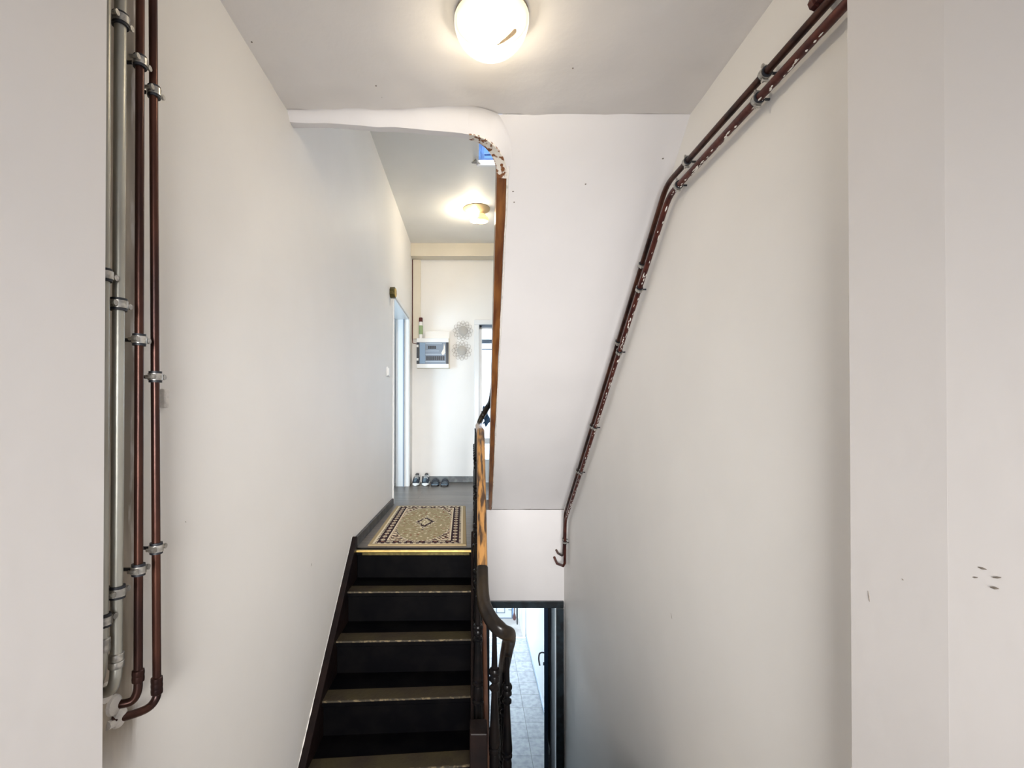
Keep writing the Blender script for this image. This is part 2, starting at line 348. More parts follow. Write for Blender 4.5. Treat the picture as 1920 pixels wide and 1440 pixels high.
# back wall with the stair window
mb = MB(); a0, a1, b0, b1 = -0.5, 0.65, -0.75, 0.65
mb.box(-1.0, a0, -2.0, -1.85, Zr(-1.9), Zr(1.5)); mb.box(a1, 1.15, -2.0, -1.85, Zr(-1.9), Zr(1.5))
mb.box(a0, a1, -2.0, -1.85, Zr(-1.9), Zr(b0)); mb.box(a0, a1, -2.0, -1.85, Zr(b1), Zr(1.5))
struct('wall_back', mb, M['plaster'])
wn = bpy.data.objects.new('window_1', None); COL.objects.link(wn); wn.location = (0.07, -1.9, Zr(b0)); wn['kind'] = 'structure'
mb = MB()
for (q0, q1, r0, r1) in ((a0, a0+.05, b0, b1), (a1-.05, a1, b0, b1), (a0, a1, b0, b0+.05), (a0, a1, b1-.05, b1), (.05, .10, b0, b1)):
    mb.box(q0, q1, -1.93, -1.88, Zr(r0), Zr(r1))
obj('window_frame', mb, M['white'], wn); obj('pane', B(a0, a1, -1.915, -1.905, b0, b1), M['glass'], wn)

# ---- landing ceiling (underside of the upper half landing)
def nz(x, y, s=1.0, k=6.0): return noise.noise(Vector((x*k, y*k, 3.3)))*s
YE = 1.965
def ceilfn(u, v):
    x = XL-0.05 + (XR+0.15-XL)*u; y = -1.9 + (YE+1.9)*v
    e = max(0, (v-0.9)/0.1)
    return (x, y, Zr(ZC) + nz(x, y, 0.003) + e*nz(x, y, 0.004, 12))
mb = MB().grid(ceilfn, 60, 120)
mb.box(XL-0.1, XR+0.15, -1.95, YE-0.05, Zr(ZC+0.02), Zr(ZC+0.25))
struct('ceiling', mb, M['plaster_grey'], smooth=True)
# plastered edge of the landing, hanging a little below the ceiling on the well side
mb = MB()
def lipfn(u, v):
    x = XL + (-0.0177-XL)*u; YL = YE + 0.025*u**4
    drop = 0.030 + 0.036*u + nz(x, 1, 0.004, 14)
    wd = 0.035 + 0.047*u**4 + 0.012*nz(x, 7, 1, 10)
    if v < 0.55:
        t = v/0.55; y = YL - wd*(1-t); z = ZC + nz(x, y, 0.003)*(1-t) - 0.001 - drop*(1-math.cos(t*PI/2))
    else:
        t = (v-0.55)/0.45; y = YL + 0.035*t; z = ZC - 0.001 - drop
    return (x, y, Zr(z))
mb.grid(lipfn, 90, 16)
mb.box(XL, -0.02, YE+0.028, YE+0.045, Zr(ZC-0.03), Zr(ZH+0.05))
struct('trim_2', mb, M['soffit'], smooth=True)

# ---- hall ceiling with the stair opening, hall beam
XO = 0.045
mb = MB(); mb.box(XL-0.1, XO, YE+0.05, YW+0.1, Zr(ZH), Zr(ZH+0.12)); mb.box(XO, XR+0.1, 3.97, YW+0.1, Zr(ZH), Zr(ZH+0.04))
struct('ceiling', mb, M['hall_ceil'])
mb = MB().grid(lambda u, v: (XL+(XR-XL)*u, 5.80, Zr(1.905+(ZH-1.905)*v) + (nz(u*3, 0, 0.004, 3) if v < 0.1 else 0)), 60, 4)
mb.grid(lambda u, v: (XL+(XR-XL)*u, 5.80+0.16*v, Zr(1.905) + nz(u*3, 0, 0.004, 3)), 60, 2)
struct('trim_3', mb, M['cream'])
# upper stairwell enclosure
mb = MB(); mb.box(XO-0.08, XO, YE+0.05, 4.0, Zr(ZH+0.10), Zr(4.2)); mb.box(XO-0.08, XR+0.1, YE-0.1, YE, Zr(ZC+0.3), Zr(4.2))
mb.box(XO-0.08, XR+0.1, YE-0.1, 4.1, Zr(4.1), Zr(4.2))
mb.box(XO-0.08, XR, 3.99, 4.09, Zr(3.3), Zr(4.15))
struct('wall_upper', mb, M['plaster'])
w2 = bpy.data.objects.new('window_2', None); COL.objects.link(w2); w2.location = (0.47, 4.02, Zr(ZH+0.03)); w2['kind'] = 'structure'
mb = MB(); mb.box(XO, XO+0.02, 3.985, 4.05, Zr(ZH+0.02), Zr(3.3)); mb.box(XO, XR, 3.985, 4.05, Zr(ZH+0.02), Zr(ZH+0.05))
mb.box(XR-.04, XR, 3.985, 4.05, Zr(ZH+.02), Zr(3.3)); mb.box(XO, XR, 3.985, 4.05, Zr(3.25), Zr(3.3))
obj('window_frame', mb, M['bluepaint'], w2)
mb = MB(); mb.box(XO+0.035, XR-.04, 4.005, 4.03, Zr(ZH+0.05), Zr(ZH+0.075)); mb.box(XO+0.035, XR-.04, 4.005, 4.03, Zr(ZH+0.105), Zr(ZH+0.115)); mb.box(XO+0.02, XO+0.05, 4.0, 4.03, Zr(ZH+0.05), Zr(3.25))
obj('sash', mb, M['bluepaint'], w2, bevel=0.003)
obj('pane', B(XO+0.045, XR-.04, 4.012, 4.018, ZH+0.07, 3.25), M['glass'], w2)
struct('trim_4', B(XO-0.015, XR, 3.955, 3.985, ZH-0.012, ZH+0.010), M['white'])
# small broken plaster piece at the corner of the opening
mb = MB().tube([(XO-0.02, 3.93, Zr(ZH-.004)), (XO-0.05, 3.90, Zr(ZH-.02)), (XO-0.02, 3.86, Zr(ZH-.012)), (XO+0.0, 3.90, Zr(ZH-.02)), (XO+.01, 3.94, Zr(ZH-.004))], 0.008, 8)
tag(obj('loose_wire', mb, M['wire'], smooth=True), 'small loose pale wire hanging at the ceiling opening under the blue window', 'wire')

# ---- hall end wall with the glazed door opening
DX0, DX1, DZ = 0.075, 0.83, 1.10
mb = MB(); mb.box(XL-0.15, DX0, YW, YW+0.12, Zr(-1.0), Zr(2.2)); mb.box(DX0, DX1, YW, YW+0.12, Zr(DZ), Zr(2.2)); mb.box(DX1, XR+0.1, YW, YW+0.12, Zr(-1.0), Zr(2.2))
struct('wall_far', mb, M['plaster'])
struct('wall_behind_door', B(-0.3, 1.3, 6.45, 6.5, -1.0, 2.0), M['white'])
d1 = bpy.data.objects.new('door_1', None); COL.objects.link(d1); d1.location = (0.45, YW, Zr(ZF)); d1['kind'] = 'structure'
mb = MB(); mb.box(DX0-0.06, DX0, YW-0.025, YW+0.02, Zr(ZF), Zr(DZ)); mb.box(DX1, DX1+.055, YW-0.025, YW+0.02, Zr(ZF), Zr(DZ)); mb.box(DX0-0.06, DX1+.055, YW-0.025, YW+0.02, Zr(DZ), Zr(DZ+0.06))
obj('door_casing', mb, M['white'], d1, bevel=0.006)
mb = MB(); mb.box(DX0, DX0+0.035, YW+0.02, YW+0.06, Zr(ZF), Zr(DZ)); mb.box(DX1-.08, DX1, YW+0.02, YW+0.06, Zr(ZF), Zr(DZ))
mb.box(DX0, DX1, YW+0.02, YW+0.06, Zr(DZ-0.05), Zr(DZ-0.03)); mb.box(DX0, DX1, YW+0.02, YW+0.06, Zr(ZF), Zr(ZF+0.28)); mb.box(DX0, DX1, YW+.02, YW+.06, Zr(-0.37), Zr(-0.30))
obj('door_leaf', mb, M['white'], d1, bevel=0.004)
obj('pane', B(DX0+.03, DX1-.07, YW+0.035, YW+0.041, ZF+.28, DZ-.04), M['glass'], d1)
mb = MB(); mb.box(DX0, DX1, YW+0.02, YW+0.05, Zr(DZ-0.03), Zr(DZ)); mb.box(DX0+.03, DX1-.07, YW+.065, YW+.07, Zr(0.88), Zr(0.93)); mb.box(DX0+.03, DX1-.07, YW+.065, YW+.07, Zr(0.80), Zr(0.815))
obj('blind_rail', mb, M['greyplastic'], d1)
mb = MB().grid(lambda u, v: (DX0+0.03+(DX1-DX0-.08)*u, YW+0.085+0.012*math.sin(u*50), Zr(ZF+.02+(DZ-ZF-.05)*v)), 60, 2)
cu = tag(obj('diffuser', mb, M['diffuser'], smooth=True), 'sheer white curtain added to spread daylight behind the glazed door of the hall', 'diffuser')  # translucent sheet added so the door glass reads bright white
mb = MB().grid(lambda u, v: ((0.115+0.075*u+0.03*math.sin(v*7)*(1-v)), YW-0.03-0.03*math.sin(PI*u)-0.01*math.sin(v*9), Zr(-0.13+0.20*v+0.03*math.sin(u*9))), 12, 12)
bag = obj('bag', mb, M['bagblue'], smooth=True); s_ = bag.modifiers.new('thickness', 'SOLIDIFY'); s_.thickness = 0.02
tag(bag, 'dark blue cloth bag hanging in front of the bright glazed hall door', 'bag')

# baseboards
struct('baseboard_far', B(XL+0.12, DX0-0.06, YW-0.018, YW, ZF, ZF+0.075), M['greyskirt'], bevel=0.004)
struct('baseboard_left', B(XL, XL+0.018, 3.0, y0-0.07, ZF, ZF+0.062), M['baseboard'], bevel=0.004)

# ---- doorway in the left wall of the hall and the room behind
d2 = bpy.data.objects.new('door_2', None); COL.objects.link(d2); d2.location = (XL, 5.07, Zr(ZF)); d2['kind'] = 'structure'
mb = MB(); mb.box(XL, XL+0.012, y0-0.035, y0, Zr(ZF), Zr(zt)); mb.box(XL, XL+0.012, y1, y1+0.05, Zr(ZF), Zr(zt)); mb.box(XL, XL+0.012, y0-0.035, y1+0.05, Zr(zt), Zr(zt+0.045))
mb.box(XL-0.15, XL+.003, y0, y0+.012, Zr(ZF), Zr(zt)); mb.box(XL-0.15, XL+.003, y1-.012, y1, Zr(ZF), Zr(zt)); mb.box(XL-0.15, XL+.003, y0, y1, Zr(zt-.012), Zr(zt))
obj('door_casing', mb, M['white'], d2, bevel=0.003)
mb = MB(); mb.box(XL-0.95, XL-0.155, y1-0.06, y1-0.02, Zr(ZF+0.01), Zr(zt-0.02))
lf = obj('door_leaf', mb, M['white'], d2, bevel=0.003)
mb = MB(); mb.box(XL-0.06, XL-0.045, y1-0.035, y1-.012, Zr(ZF), Zr(zt-.012))
obj('door_stop', mb, M['greyplastic'], d2)
mb = MB(); mb.box(-2.45, -2.35, 3.5, 6.0, Zr(-1), Zr(1.7)); mb.box(-2.45, XL-.15, 3.5, 3.6, Zr(-1), Zr(1.7)); mb.box(-2.45, XL-.15, 5.9, 6.0, Zr(-1), Zr(1.7)); mb.box(-2.45, XL-.15, 3.5, 6.0, Zr(1.6), Zr(1.7))
struct('wall_side_room', mb, M['white'])

# ---------------------------------------------------------------- left flight: rises from the half landing to the hall
NR, GO, RI = 5, 0.215, 0.175
noseY = [2.99 - GO*n for n in range(6)]; noseZ = [ZF - RI*n for n in range(6)]
sk = [0, 0.012, 0.025, 0.042, 0.060, 0.07]    # the lower steps turn a little towards the wall
st = thing('staircase', (-0.35, 2.45, Zr(ZL)), 'dark painted wooden stair flight with olive tread fronts rising to the patterned rug', 'staircase')
XA, XB = XL+0.03, -0.008
for n in range(1, 5):
    ya, yb = noseY[n]-sk[n], noseY[n]
    yA, yB = noseY[n-1]-sk[n-1]+0.02, noseY[n-1]+0.02      # riser above
    def quad(mb, xa, xb, p, q, r, s, z0, z1):
        # p,q front y at xa,xb ; s,r back y at xa,xb
        mb.add([(xa,p,Zr(z0)),(xb,q,Zr(z0)),(xb,r,Zr(z0)),(xa,s,Zr(z0)),(xa,p,Zr(z1)),(xb,q,Zr(z1)),(xb,r,Zr(z1)),(xa,s,Zr(z1))],
               [(0,3,2,1),(4,5,6,7),(0,1,5,4),(1,2,6,5),(2,3,7,6),(3,0,4,7)])
    mb = MB(); quad(mb, XA, XB, ya, yb, yB+.02, yA+.02, noseZ[n]-0.03, noseZ[n])
    tr = obj('tread', mb, M['darkwood'], st, bevel=0.004)
    mb = MB(); quad(mb, XA, XB, ya-0.001, yb-0.001, yb+0.095, ya+0.095, noseZ[n]-0.004, noseZ[n]+0.0015)
    obj('front_strip', mb, M['nosing'], tr, label='olive brown front strip of the tread')  # olive front band, paler than the rest of the tread
    mb = MB(); quad(mb, XA, XB, ya-0.002, yb-0.002, yb+0.004, ya+0.004, noseZ[n]-0.006, noseZ[n]+0.002)
    obj('tread_edge', mb, M['wornedge'], tr, label='pale rubbed front edge of the tread')
for n in range(0, 5):
    ya, yb = noseY[n]-sk[n]+0.02, noseY[n]+0.02
    mb = MB(); quad(mb, XA, XB, ya, yb, yb+.018, ya+.018, noseZ[n]-RI, noseZ[n]-0.03)
    obj('riser', mb, M['darkwood'], st)
tr = obj('landing_nosing', B(XA-.02, XB+0.02, 2.975, 3.05, ZF-0.03, ZF), M['darkwood'], st, bevel=0.004)
obj('brass_edge', B(XA-.015, XB, 2.968, 2.99, ZF-0.008, ZF+0.003), M['brass'], tr, bevel=0.002, label='shiny brass edge strip')
obj('dull_edge', B(XA+.04, XB-.015, 2.972, 2.976, ZF-0.026, ZF-0.012), M['oldbrass'], tr, label='dull brass strip under the edge')
# wall stringer and outer stringer
def strg(x0, x1, ya_, yb_, up, dn):
    k = RI/GO
    def zz(y): return ZF - (2.99-y)*k
    return MB().prism([(x0, ya_, Zr(zz(ya_)+up)), (x0, yb_, Zr(min(zz(yb_)+up, zz(yb_)+up))), (x0, yb_, Zr(zz(yb_)-dn)), (x0, ya_, Zr(zz(ya_)-dn))], (x0, 0, 0), (x1, 0, 0))
obj('wall_stringer', strg(XL+0.001, XL+0.034, 1.93, 3.0, 0.075, 0.26), M['stringer'], st, bevel=0.004)
os_ = obj('outer_stringer', strg(-0.012, 0.050, 2.03, 3.06, 0.045, 0.20), M['stringer'], st, bevel=0.005)
obj('moulding', strg(0.050, 0.072, 2.05, 3.06, 0.025, 0.03), M['redwood'], os_, bevel=0.006, label='reddish brown edge moulding')
obj('newel_block', B(-0.014, 0.060, 2.00, 2.10, ZL, -1.32), M['stringer'], st, bevel=0.006)
# closed side under the left flight and the ground floor wall below it
mb = MB()
k = RI/GO
mb.prism([(0.0, 2.05, Zr(-4.0)), (0.0, 4.75, Zr(-4.0)), (0.0, 4.75, Zr(-0.955)), (0.0, 3.06, Zr(-1.005)), (0.0, 2.06, Zr(-1.83))], (0, 0, 0), (0.045, 0, 0))
struct('wall_inner', mb, M['plaster'])

# ---------------------------------------------------------------- right flight down to the ground floor
sd = thing('staircase', (0.5, 3.2, Zr(ZG)), 'lower dark stair flight going down to the ground floor doorway', 'staircase')
nd = 12; rd = (ZL-ZG)/nd; gd = 0.205
for i in range(1, nd):
    yy = 2.06 + gd*(i-1); z = ZL - rd*i
    obj('tread', B(0.185, XR-0.002, yy-.0, yy+gd+0.02, z-0.03, z), M['darkwood'], sd)
for i in range(1, nd+1):
    yy = 2.06 + gd*(i-1); z = ZL - rd*i
    obj('riser', B(0.185, XR-0.002, yy-0.018, yy, z, z+rd-.03 if i > 1 else ZL-.0), M['darkwood'], sd)
zA, zB = ZL, ZL-rd*11.0
mb = MB().prism([(0.125, 2.0, Zr(ZL+0.06)), (0.125, 4.3, Zr(zB+0.06)), (0.125, 4.3, Zr(zB-0.25)), (0.125, 2.0, Zr(ZL-0.28))], (0, 0, 0), (0.06, 0, 0))
obj('outer_stringer', mb, M['stringer'], sd, bevel=0.004)

# ---------------------------------------------------------------- end wall of the stairwell with the doorway below
FX0, FX1, FT = 0.10, 0.885, -1.826
mb = MB(); mb.box(0.045, XR, YD, 5.12, Zr(FT), Zr(-0.94)); mb.box(-0.2, FX0, YD, 5.12, Zr(-4.0), Zr(-.95)); mb.box(FX1, XR+.1, YD, 5.12, Zr(-4.0), Zr(FT))
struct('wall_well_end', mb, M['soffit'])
d3 = bpy.data.objects.new('door_3', None); COL.objects.link(d3); d3.location = (0.5, YD, Zr(ZG)); d3['kind'] = 'structure'
mb = MB().box(FX0, FX1, YD-0.02, YD+0.06, Zr(FT-0.068), Zr(FT))
mb.box(FX0, FX0+0.06, YD-0.02, YD+0.06, Zr(ZG), Zr(FT-0.068)); mb.box(FX1-0.075, FX1, YD-0.02, YD+0.06, Zr(ZG), Zr(FT-0.068))
obj('door_frame', mb, M['bluegrey'], d3, bevel=0.006)
mb = MB(); mb.box(FX1-0.078, FX1-0.072, YD-0.012, YD+0.05, Zr(ZG), Zr(FT-0.07))
obj('pale_edge', mb, M['white'], d3)
mb = MB(); mb.box(FX1-0.070, FX1+.01, YD+0.06, 5.13, Zr(ZG), Zr(FT-0.06)); mb.box(FX0-.01, FX0+0.055, YD+0.06, 5.13, Zr(ZG), Zr(FT-0.06)); mb.box(FX0+.05, FX1-.07, YD+0.06, 5.13, Zr(FT-.062), Zr(FT))
obj('jamb_lining', mb, M['blackwood'], d3)
# leaf swung into the corridor
h0 = Vector((0.778, 5.15, 0)); h1 = Vector((0.893, 5.93, 0)); dd = (h1-h0).normalized(); nn = Vector((-dd.y, dd.x, 0))
def leafbox(a, b, t0, t1, z0, z1):
    q = [h0+dd*a+nn*t0, h0+dd*b+nn*t0, h0+dd*b+nn*t1, h0+dd*a+nn*t1]
    return MB().prism([(p.x, p.y, z0) for p in q], (0, 0, 0), (0, 0, z1-z0))
lf3 = obj('door_leaf', leafbox(0, 0.79, -0.02, 0.022, Zr(ZG+0.02), Zr(FT-0.07)), mat('blue_black_leaf', (0.008, 0.025, 0.06), 0.4), d3, bevel=0.003)
hp = h0+dd*0.55; hz = onY(1016, 1224, hp.y).z; o_ = hp + nn*0.022
def hq(a, t, z): p = o_ + dd*a + nn*t; return (p.x, p.y, z)
mb = MB().tube(spline_pts([hq(0, 0, hz), hq(0, 0.03, hz), hq(-.02, 0.055, hz-0.01), hq(-.06, 0.062, hz-0.05), hq(-.09, 0.05, hz-0.11)]), 0.009, 10)
obj('door_handle', mb, M['darkplastic'], lf3, smooth=True)
obj('lock_plate', MB().lathe([(0.018, 0), (0.018, 0.012)], hq(0, 0, hz-0.13), 16, nn), M['darkplastic'], lf3, smooth=True)

# ground floor corridor
mb = MB(); mb.box(0.93, 1.05, 5.12, 8.43, Zr(-4.1), Zr(-0.9)); mb.box(0.905, 1.05, 8.43, 9.75, Zr(-4.3), Zr(-0.9))
struct('wall_corridor_right', mb, M['white'])
struct('wall_corridor_left', B(-0.2, -0.08, YD+.1, 9.75, -4.3, -0.9), M['white'])
struct('ceiling', B(-0.2, 1.05, YD+.05, 9.75, -1.0, -0.94), M['white'])
struct('baseboard_corridor', B(0.915, 0.93, 5.13, 8.43, ZG, ZG+0.05), M['greyplastic'])
mb = MB(); mb.box(-0.2, 0.0, 9.63, 9.75, Zr(-4.3), Zr(-0.9)); mb.box(0.80, 1.05, 9.63, 9.75, Zr(-4.3), Zr(-0.9)); mb.box(0.0, 0.80, 9.63, 9.75, Zr(-1.95), Zr(-1.75)); mb.box(0, .8, 9.63, 9.75, Zr(-1.0), Zr(-.9))
struct('wall_street', mb, M['white'])
d4 = bpy.data.objects.new('door_4', None); COL.objects.link(d4); d4.location = (0.4, 9.63, Zr(-4.07)); d4['kind'] = 'structure'
mb = MB().box(0.0, 0.78, 9.62, 9.67, Zr(-4.07), Zr(-1.95))
lf4 = obj('door_leaf', mb, M['white'], d4)
mb = MB()
for (q0, q1, r0, r1) in ((0.46, 0.475, -3.96, -3.70), (0.62, 0.635, -3.96, -3.70), (0.46, 0.635, -3.96, -3.945), (0.70, 0.78, -3.90, -3.89), (0.0, 0.78, -4.07, -4.05), (0.765, 0.78, -4.05, -3.6)):
    mb.box(q0, q1, 9.612, 9.622, Zr(r0), Zr(r1))
obj('door_moulding', mb, M['greyplastic'], lf4)
mb = MB()
for q in (0, 0.37, 0.75): mb.box(q, q+.05, 9.64, 9.68, Zr(-1.75), Zr(-1.0))
mb.box(0, .8, 9.64, 9.68, Zr(-1.75), Zr(-1.70)); mb.box(0, .8, 9.64, 9.68, Zr(-1.05), Zr(-1.0))
obj('added_transom_frame', mb, M['white'], d4); obj('pane', B(0, .8, 9.655, 9.66, -1.75, -1.0), M['glass'], d4)  # unseen transom, added together with the corridor light
p0 = onY(970, 1140, 9.2); p1 = onY(970, 1173, 8.9)
mb = MB().tube([(p1.x+.01, 8.95, p0.z+0.6), (p1.x, 8.95, p1.z+0.16), (p1.x+.003, 8.95, p1.z)], [0.007, 0.016, 0.011], 8)
tag(obj('umbrella', mb, M['darkplastic'], smooth=True), 'thin dark umbrella hanging on the wall beside the white street door', 'umbrella')
mb = MB().tube([(p1.x-.045, 9.0, p0.z+0.5), (p1.x-.045, 9.0, p1.z+0.2), (p1.x-.045, 9.0, p1.z+0.10), (p1.x-.045, 9.0, p1.z+0.06)], [0.004, 0.01, 0.035, 0.02], 8)
tag(obj('bag', mb, M['redbrown'], smooth=True), 'small reddish brown pouch hanging left of the dark umbrella near the street door', 'bag')

# ---------------------------------------------------------------- upper flight (seen from below)
up = thing('staircase', (0.5, 3.4, Zr(ZF)), 'upper stair flight overhead with a white plastered underside and a brown wooden edge', 'staircase')
SZ0, SY0 = 1.222, 1.965; SL = (1.222+0.937)/(4.735-1.965)
def sz(y): return SZ0 - SL*(y-SY0)
def xe(y): return 0.150 + 0.033*(y-SY0)/2.77        # right edge of the stringer
def xle(y):
    if y >= 2.16: return xe(y)
    cx = xe(2.16)-0.17; return cx + math.sqrt(max(0, 0.17**2-(2.16-y)**2))
def soff(u, v):
    y = SY0 + (4.735-SY0)*v; x = xle(y) + (XR-xle(y))*u
    b = max(0, 1-v/0.02)
    return (x, y, Zr(sz(y) + nz(x, y, 0.004, 4)*(1-b) + b*(nz(x, y, 0.003)+0.005)))
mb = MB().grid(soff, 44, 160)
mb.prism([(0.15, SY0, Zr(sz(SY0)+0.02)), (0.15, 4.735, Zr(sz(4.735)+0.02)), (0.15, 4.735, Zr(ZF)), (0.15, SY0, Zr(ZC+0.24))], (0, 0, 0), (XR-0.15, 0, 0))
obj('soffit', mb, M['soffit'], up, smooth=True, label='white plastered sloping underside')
# wood stringer: straight part
ys = [2.16 + i*(4.735-2.16)/40 for i in range(41)]
vs = []; fs = []
for y in ys:
    a = xe(y); wd = 0.046 - 0.014*(y-2.16)/2.6; b = 0.006*noise.noise(Vector((y*5, 0, 0)))
    vs += [(a-wd, y, Zr(sz(y)-0.006)), (a-0.002+b, y, Zr(sz(y)-0.010)), (a, y, Zr(sz(y)+0.26)), (a-wd, y, Zr(sz(y)+0.26))]
for i in range(len(ys)-1):
    for k_ in range(4): fs.append((i*4+k_, i*4+(k_+1) % 4, (i+1)*4+(k_+1) % 4, (i+1)*4+k_))
fs += [(0, 1, 2, 3), tuple(range(len(vs)-4, len(vs)))]
us = obj('outer_stringer', MB().add(vs, fs), M['brownwood'], up, bevel=0.002, label='varnished brown wooden stringer of the overhead flight')
# curved piece turning into the landing edge
R_ = 0.17
vs = []; fs = []; NA = 18
for i in range(NA+1):
    t = i/NA; a = t*PI/2
    wd = 0.046
    cx, cy = xe(2.16)-R_, 2.16
    # from the straight part (a=0) to the landing edge (a=90deg)
    ox, oy = cx + R_*math.cos(a), cy - R_*math.sin(a)
    ix, iy = cx + (R_-wd)*math.cos(a), cy - (R_-wd)*math.sin(a)
    zb = sz(2.16)-0.008 + (ZC-0.066 - sz(2.16)+0.008)*(1-(1-t)**1.6)
    vs += [(ix, iy, Zr(zb)), (ox, oy, Zr(zb-.004)), (ox, oy, Zr(zb+0.14)), (ix, iy, Zr(zb+0.25))]
for i in range(NA):
    for k_ in range(4): fs.append((i*4+k_, i*4+(k_+1) % 4, (i+1)*4+(k_+1) % 4, (i+1)*4+k_))
fs += [(0, 1, 2, 3), tuple(range(len(vs)-4, len(vs)))]
obj('curved_string', MB().add(vs, fs), M['peeling'], us, smooth=True, label='curved wooden corner with flaking white plaster')
# rough plaster seam beside the wood
mb = MB(); pts = []
for i in range(90):
    y = 2.12 + i*2.58/89; pts.append((xe(y)+0.004+0.004*noise.noise(Vector((y*9, 5, 0))), y, Zr(sz(y)-0.006)))
mb.tube(pts, [0.004+0.004*abs(noise.noise(Vector((i*0.4, 1, 7)))) for i in range(90)], 7)
obj('plaster_seam', mb, M['rough_plaster'], up, smooth=True)
# plaster infill between landing edge, curve and soffit
def infill(u, v):
    a = u*PI/2; cx, cy = xe(2.16)-R_, 2.16
    ox, oy = cx + (R_-.003)*math.cos(a), cy - (R_-.003)*math.sin(a)
    zb = sz(2.16)-0.008 + (ZC-0.066 - sz(2.16)+0.008)*(1-(1-u)**1.6)
    g = 0.010 + 0.074*u**0.8
    tx, ty = cx + (R_+g)*math.cos(a), cy - (R_+g)*math.sin(a)
    tz = ZC + nz(tx, ty, 0.003) if ty < SY0 else sz(ty) + nz(tx, ty, 0.004, 4)
    x = ox + (tx-ox)*v; y = oy + (ty-oy)*v; z = zb - 0.002 + (tz-0.0005-zb)*math.sin(v*PI/2)
    return (x, y, Zr(z)+nz(x, y, 0.003, 26)*math.sin(PI*v))
obj('plaster_cove', MB().grid(infill, 20, 10), M['soffit'], up, smooth=True)
# treads of the upper flight (above the soffit)
for i in range(11):
    yy = 4.70 - 0.215*(i+1); z = ZF + 0.175*(i+1)
    obj('tread', B(0.19, XR-.002, yy, yy+0.235, z-.03, z), M['darkwood'], up)
    obj('riser', B(0.19, XR-.002, yy+.213, yy+.233, z-.175, z-.03), M['darkwood'], up)

# ---------------------------------------------------------------- balustrade
bl = thing('balustrade', (0.045, 2.3, Zr(ZL)), 'worn wooden handrail on dark turned balusters curving round between the stair flights', 'railing')
def spline(P, n=10):
    P = [Vector(p) for p in P]; out = []
    for i in range(len(P)-1):
        p0 = P[max(0, i-1)]; p1 = P[i]; p2 = P[i+1]; p3 = P[min(len(P)-1, i+2)]
        for k_ in range(n):
            t = k_/n
            out.append(0.5*((2*p1) + (p2-p0)*t + (2*p0-5*p1+4*p2-p3)*t*t + (3*p1-p0-3*p2+p3)*t**3))
    out.append(P[-1]); return out
def railsweep(P, wd=0.052, ht=0.05):
    # horizontal width kept level, rounded top
    prof = []
    for k_ in range(20):
        a = 2*PI*k_/20; c, s_ = math.cos(a), math.sin(a)
        prof.append((wd/2*math.copysign(abs(c)**0.75, c), ht/2*math.copysign(abs(s_)**0.75, s_)))
    mb = MB(); vs = []; fs = []; m = len(P)
    for i, p in enumerate(P):
        t = (P[min(m-1, i+1)] - P[max(0, i-1)]).normalized()
        u = Vector((t.y, -t.x, 0)); u = u.normalized() if u.length > 1e-4 else Vector((1, 0, 0))
        w_ = u.cross(t)
        vs += [p + u*c + w_*s_ for (c, s_) in prof]
    n = 20
    for i in range(m-1):
        for k_ in range(n): fs.append((i*n+k_, i*n+(k_+1) % n, (i+1)*n+(k_+1) % n, (i+1)*n+k_))
    fs += [tuple(range(n)), tuple(range((m-1)*n, m*n))]
    return mb.add(vs, fs)
def V(x, y, z): return Vector((x, y, Zr(z)))
KS = 0.84
def rz(y): return -0.125 - KS*(3.0-y)
P = spline([V(0.047, 4.50, -0.115), V(0.047, 4.0, -0.115), V(0.047, 3.5, -0.115), V(0.047, 3.12, -0.118), V(0.047, 3.0, -0.13), V(0.046, 2.8, rz(2.8)), V(0.045, 2.5, rz(2.5)), V(0.043, 2.28, rz(2.28))], 8)
obj('handrail', railsweep(P, 0.050, 0.052), M['railwood'], bl, smooth=True, label='worn golden brown handrail')
P = spline([V(0.043, 2.28, rz(2.28)), V(0.043, 2.20, -0.79), V(0.050, 2.11, -0.835), V(0.080, 2.03, -0.868), V(0.118, 2.00, -0.895), V(0.150, 2.04, -0.93), V(0.158, 2.12, -0.99), V(0.157, 2.25, -1.10), V(0.157, 2.8, -1.59), V(0.157, 3.6, -2.30), V(0.157, 4.5, -3.05)], 8)
obj('curved_handrail', railsweep(P, 0.056, 0.06), M['raildark'], bl, smooth=True, label='dark bronzed curved part of the handrail')
P = spline([V(0.047, 4.50, -0.115), V(0.055, 4.60, -0.10), V(0.085, 4.66, -0.03), V(0.130, 4.64, 0.05), V(0.170, 4.55, 0.14), V(0.185, 4.2, 0.41), V(0.185, 3.2, 1.20), V(0.185, 2.4, 1.85)], 8)
obj('upper_handrail', railsweep(P, 0.045, 0.05), M['raildark'], bl, smooth=True, label='dark handrail rising along the overhead flight')
def baluster(x, y, zb, zt_, n=16):
    H = zt_-zb
    prof = [(0.011, 1.0), (0.010, 0.965), (0.0115, 0.86), (0.013, 0.80), (0.020, 0.797), (0.024, 0.785), (0.024, 0.775), (0.019, 0.762), (0.022, 0.75), (0.022, 0.738), (0.012, 0.725),
            (0.0125, 0.715), (0.021, 0.705), (0.021, 0.692), (0.013, 0.68), (0.015, 0.62), (0.019, 0.52), (0.024, 0.43), (0.024, 0.405), (0.019, 0.395), (0.024, 0.388), (0.024, 0.375),
            (0.018, 0.365), (0.0215, 0.34), (0.0215, 0.28), (0.018, 0.265), (0.025, 0.257), (0.025, 0.243), (0.019, 0.235), (0.020, 0.12), (0.022, 0.1), (0.022, 0.0)]
    return MB().lathe([(r, h*H) for r, h in prof], (x, y, Zr(zb)), n)
def cap_z(y): return ZF - (2.99-y)*(RI/GO) + 0.045
obj('baluster', baluster(0.090, 2.035, ZL, -0.905), M['baluster'], bl, smooth=True)
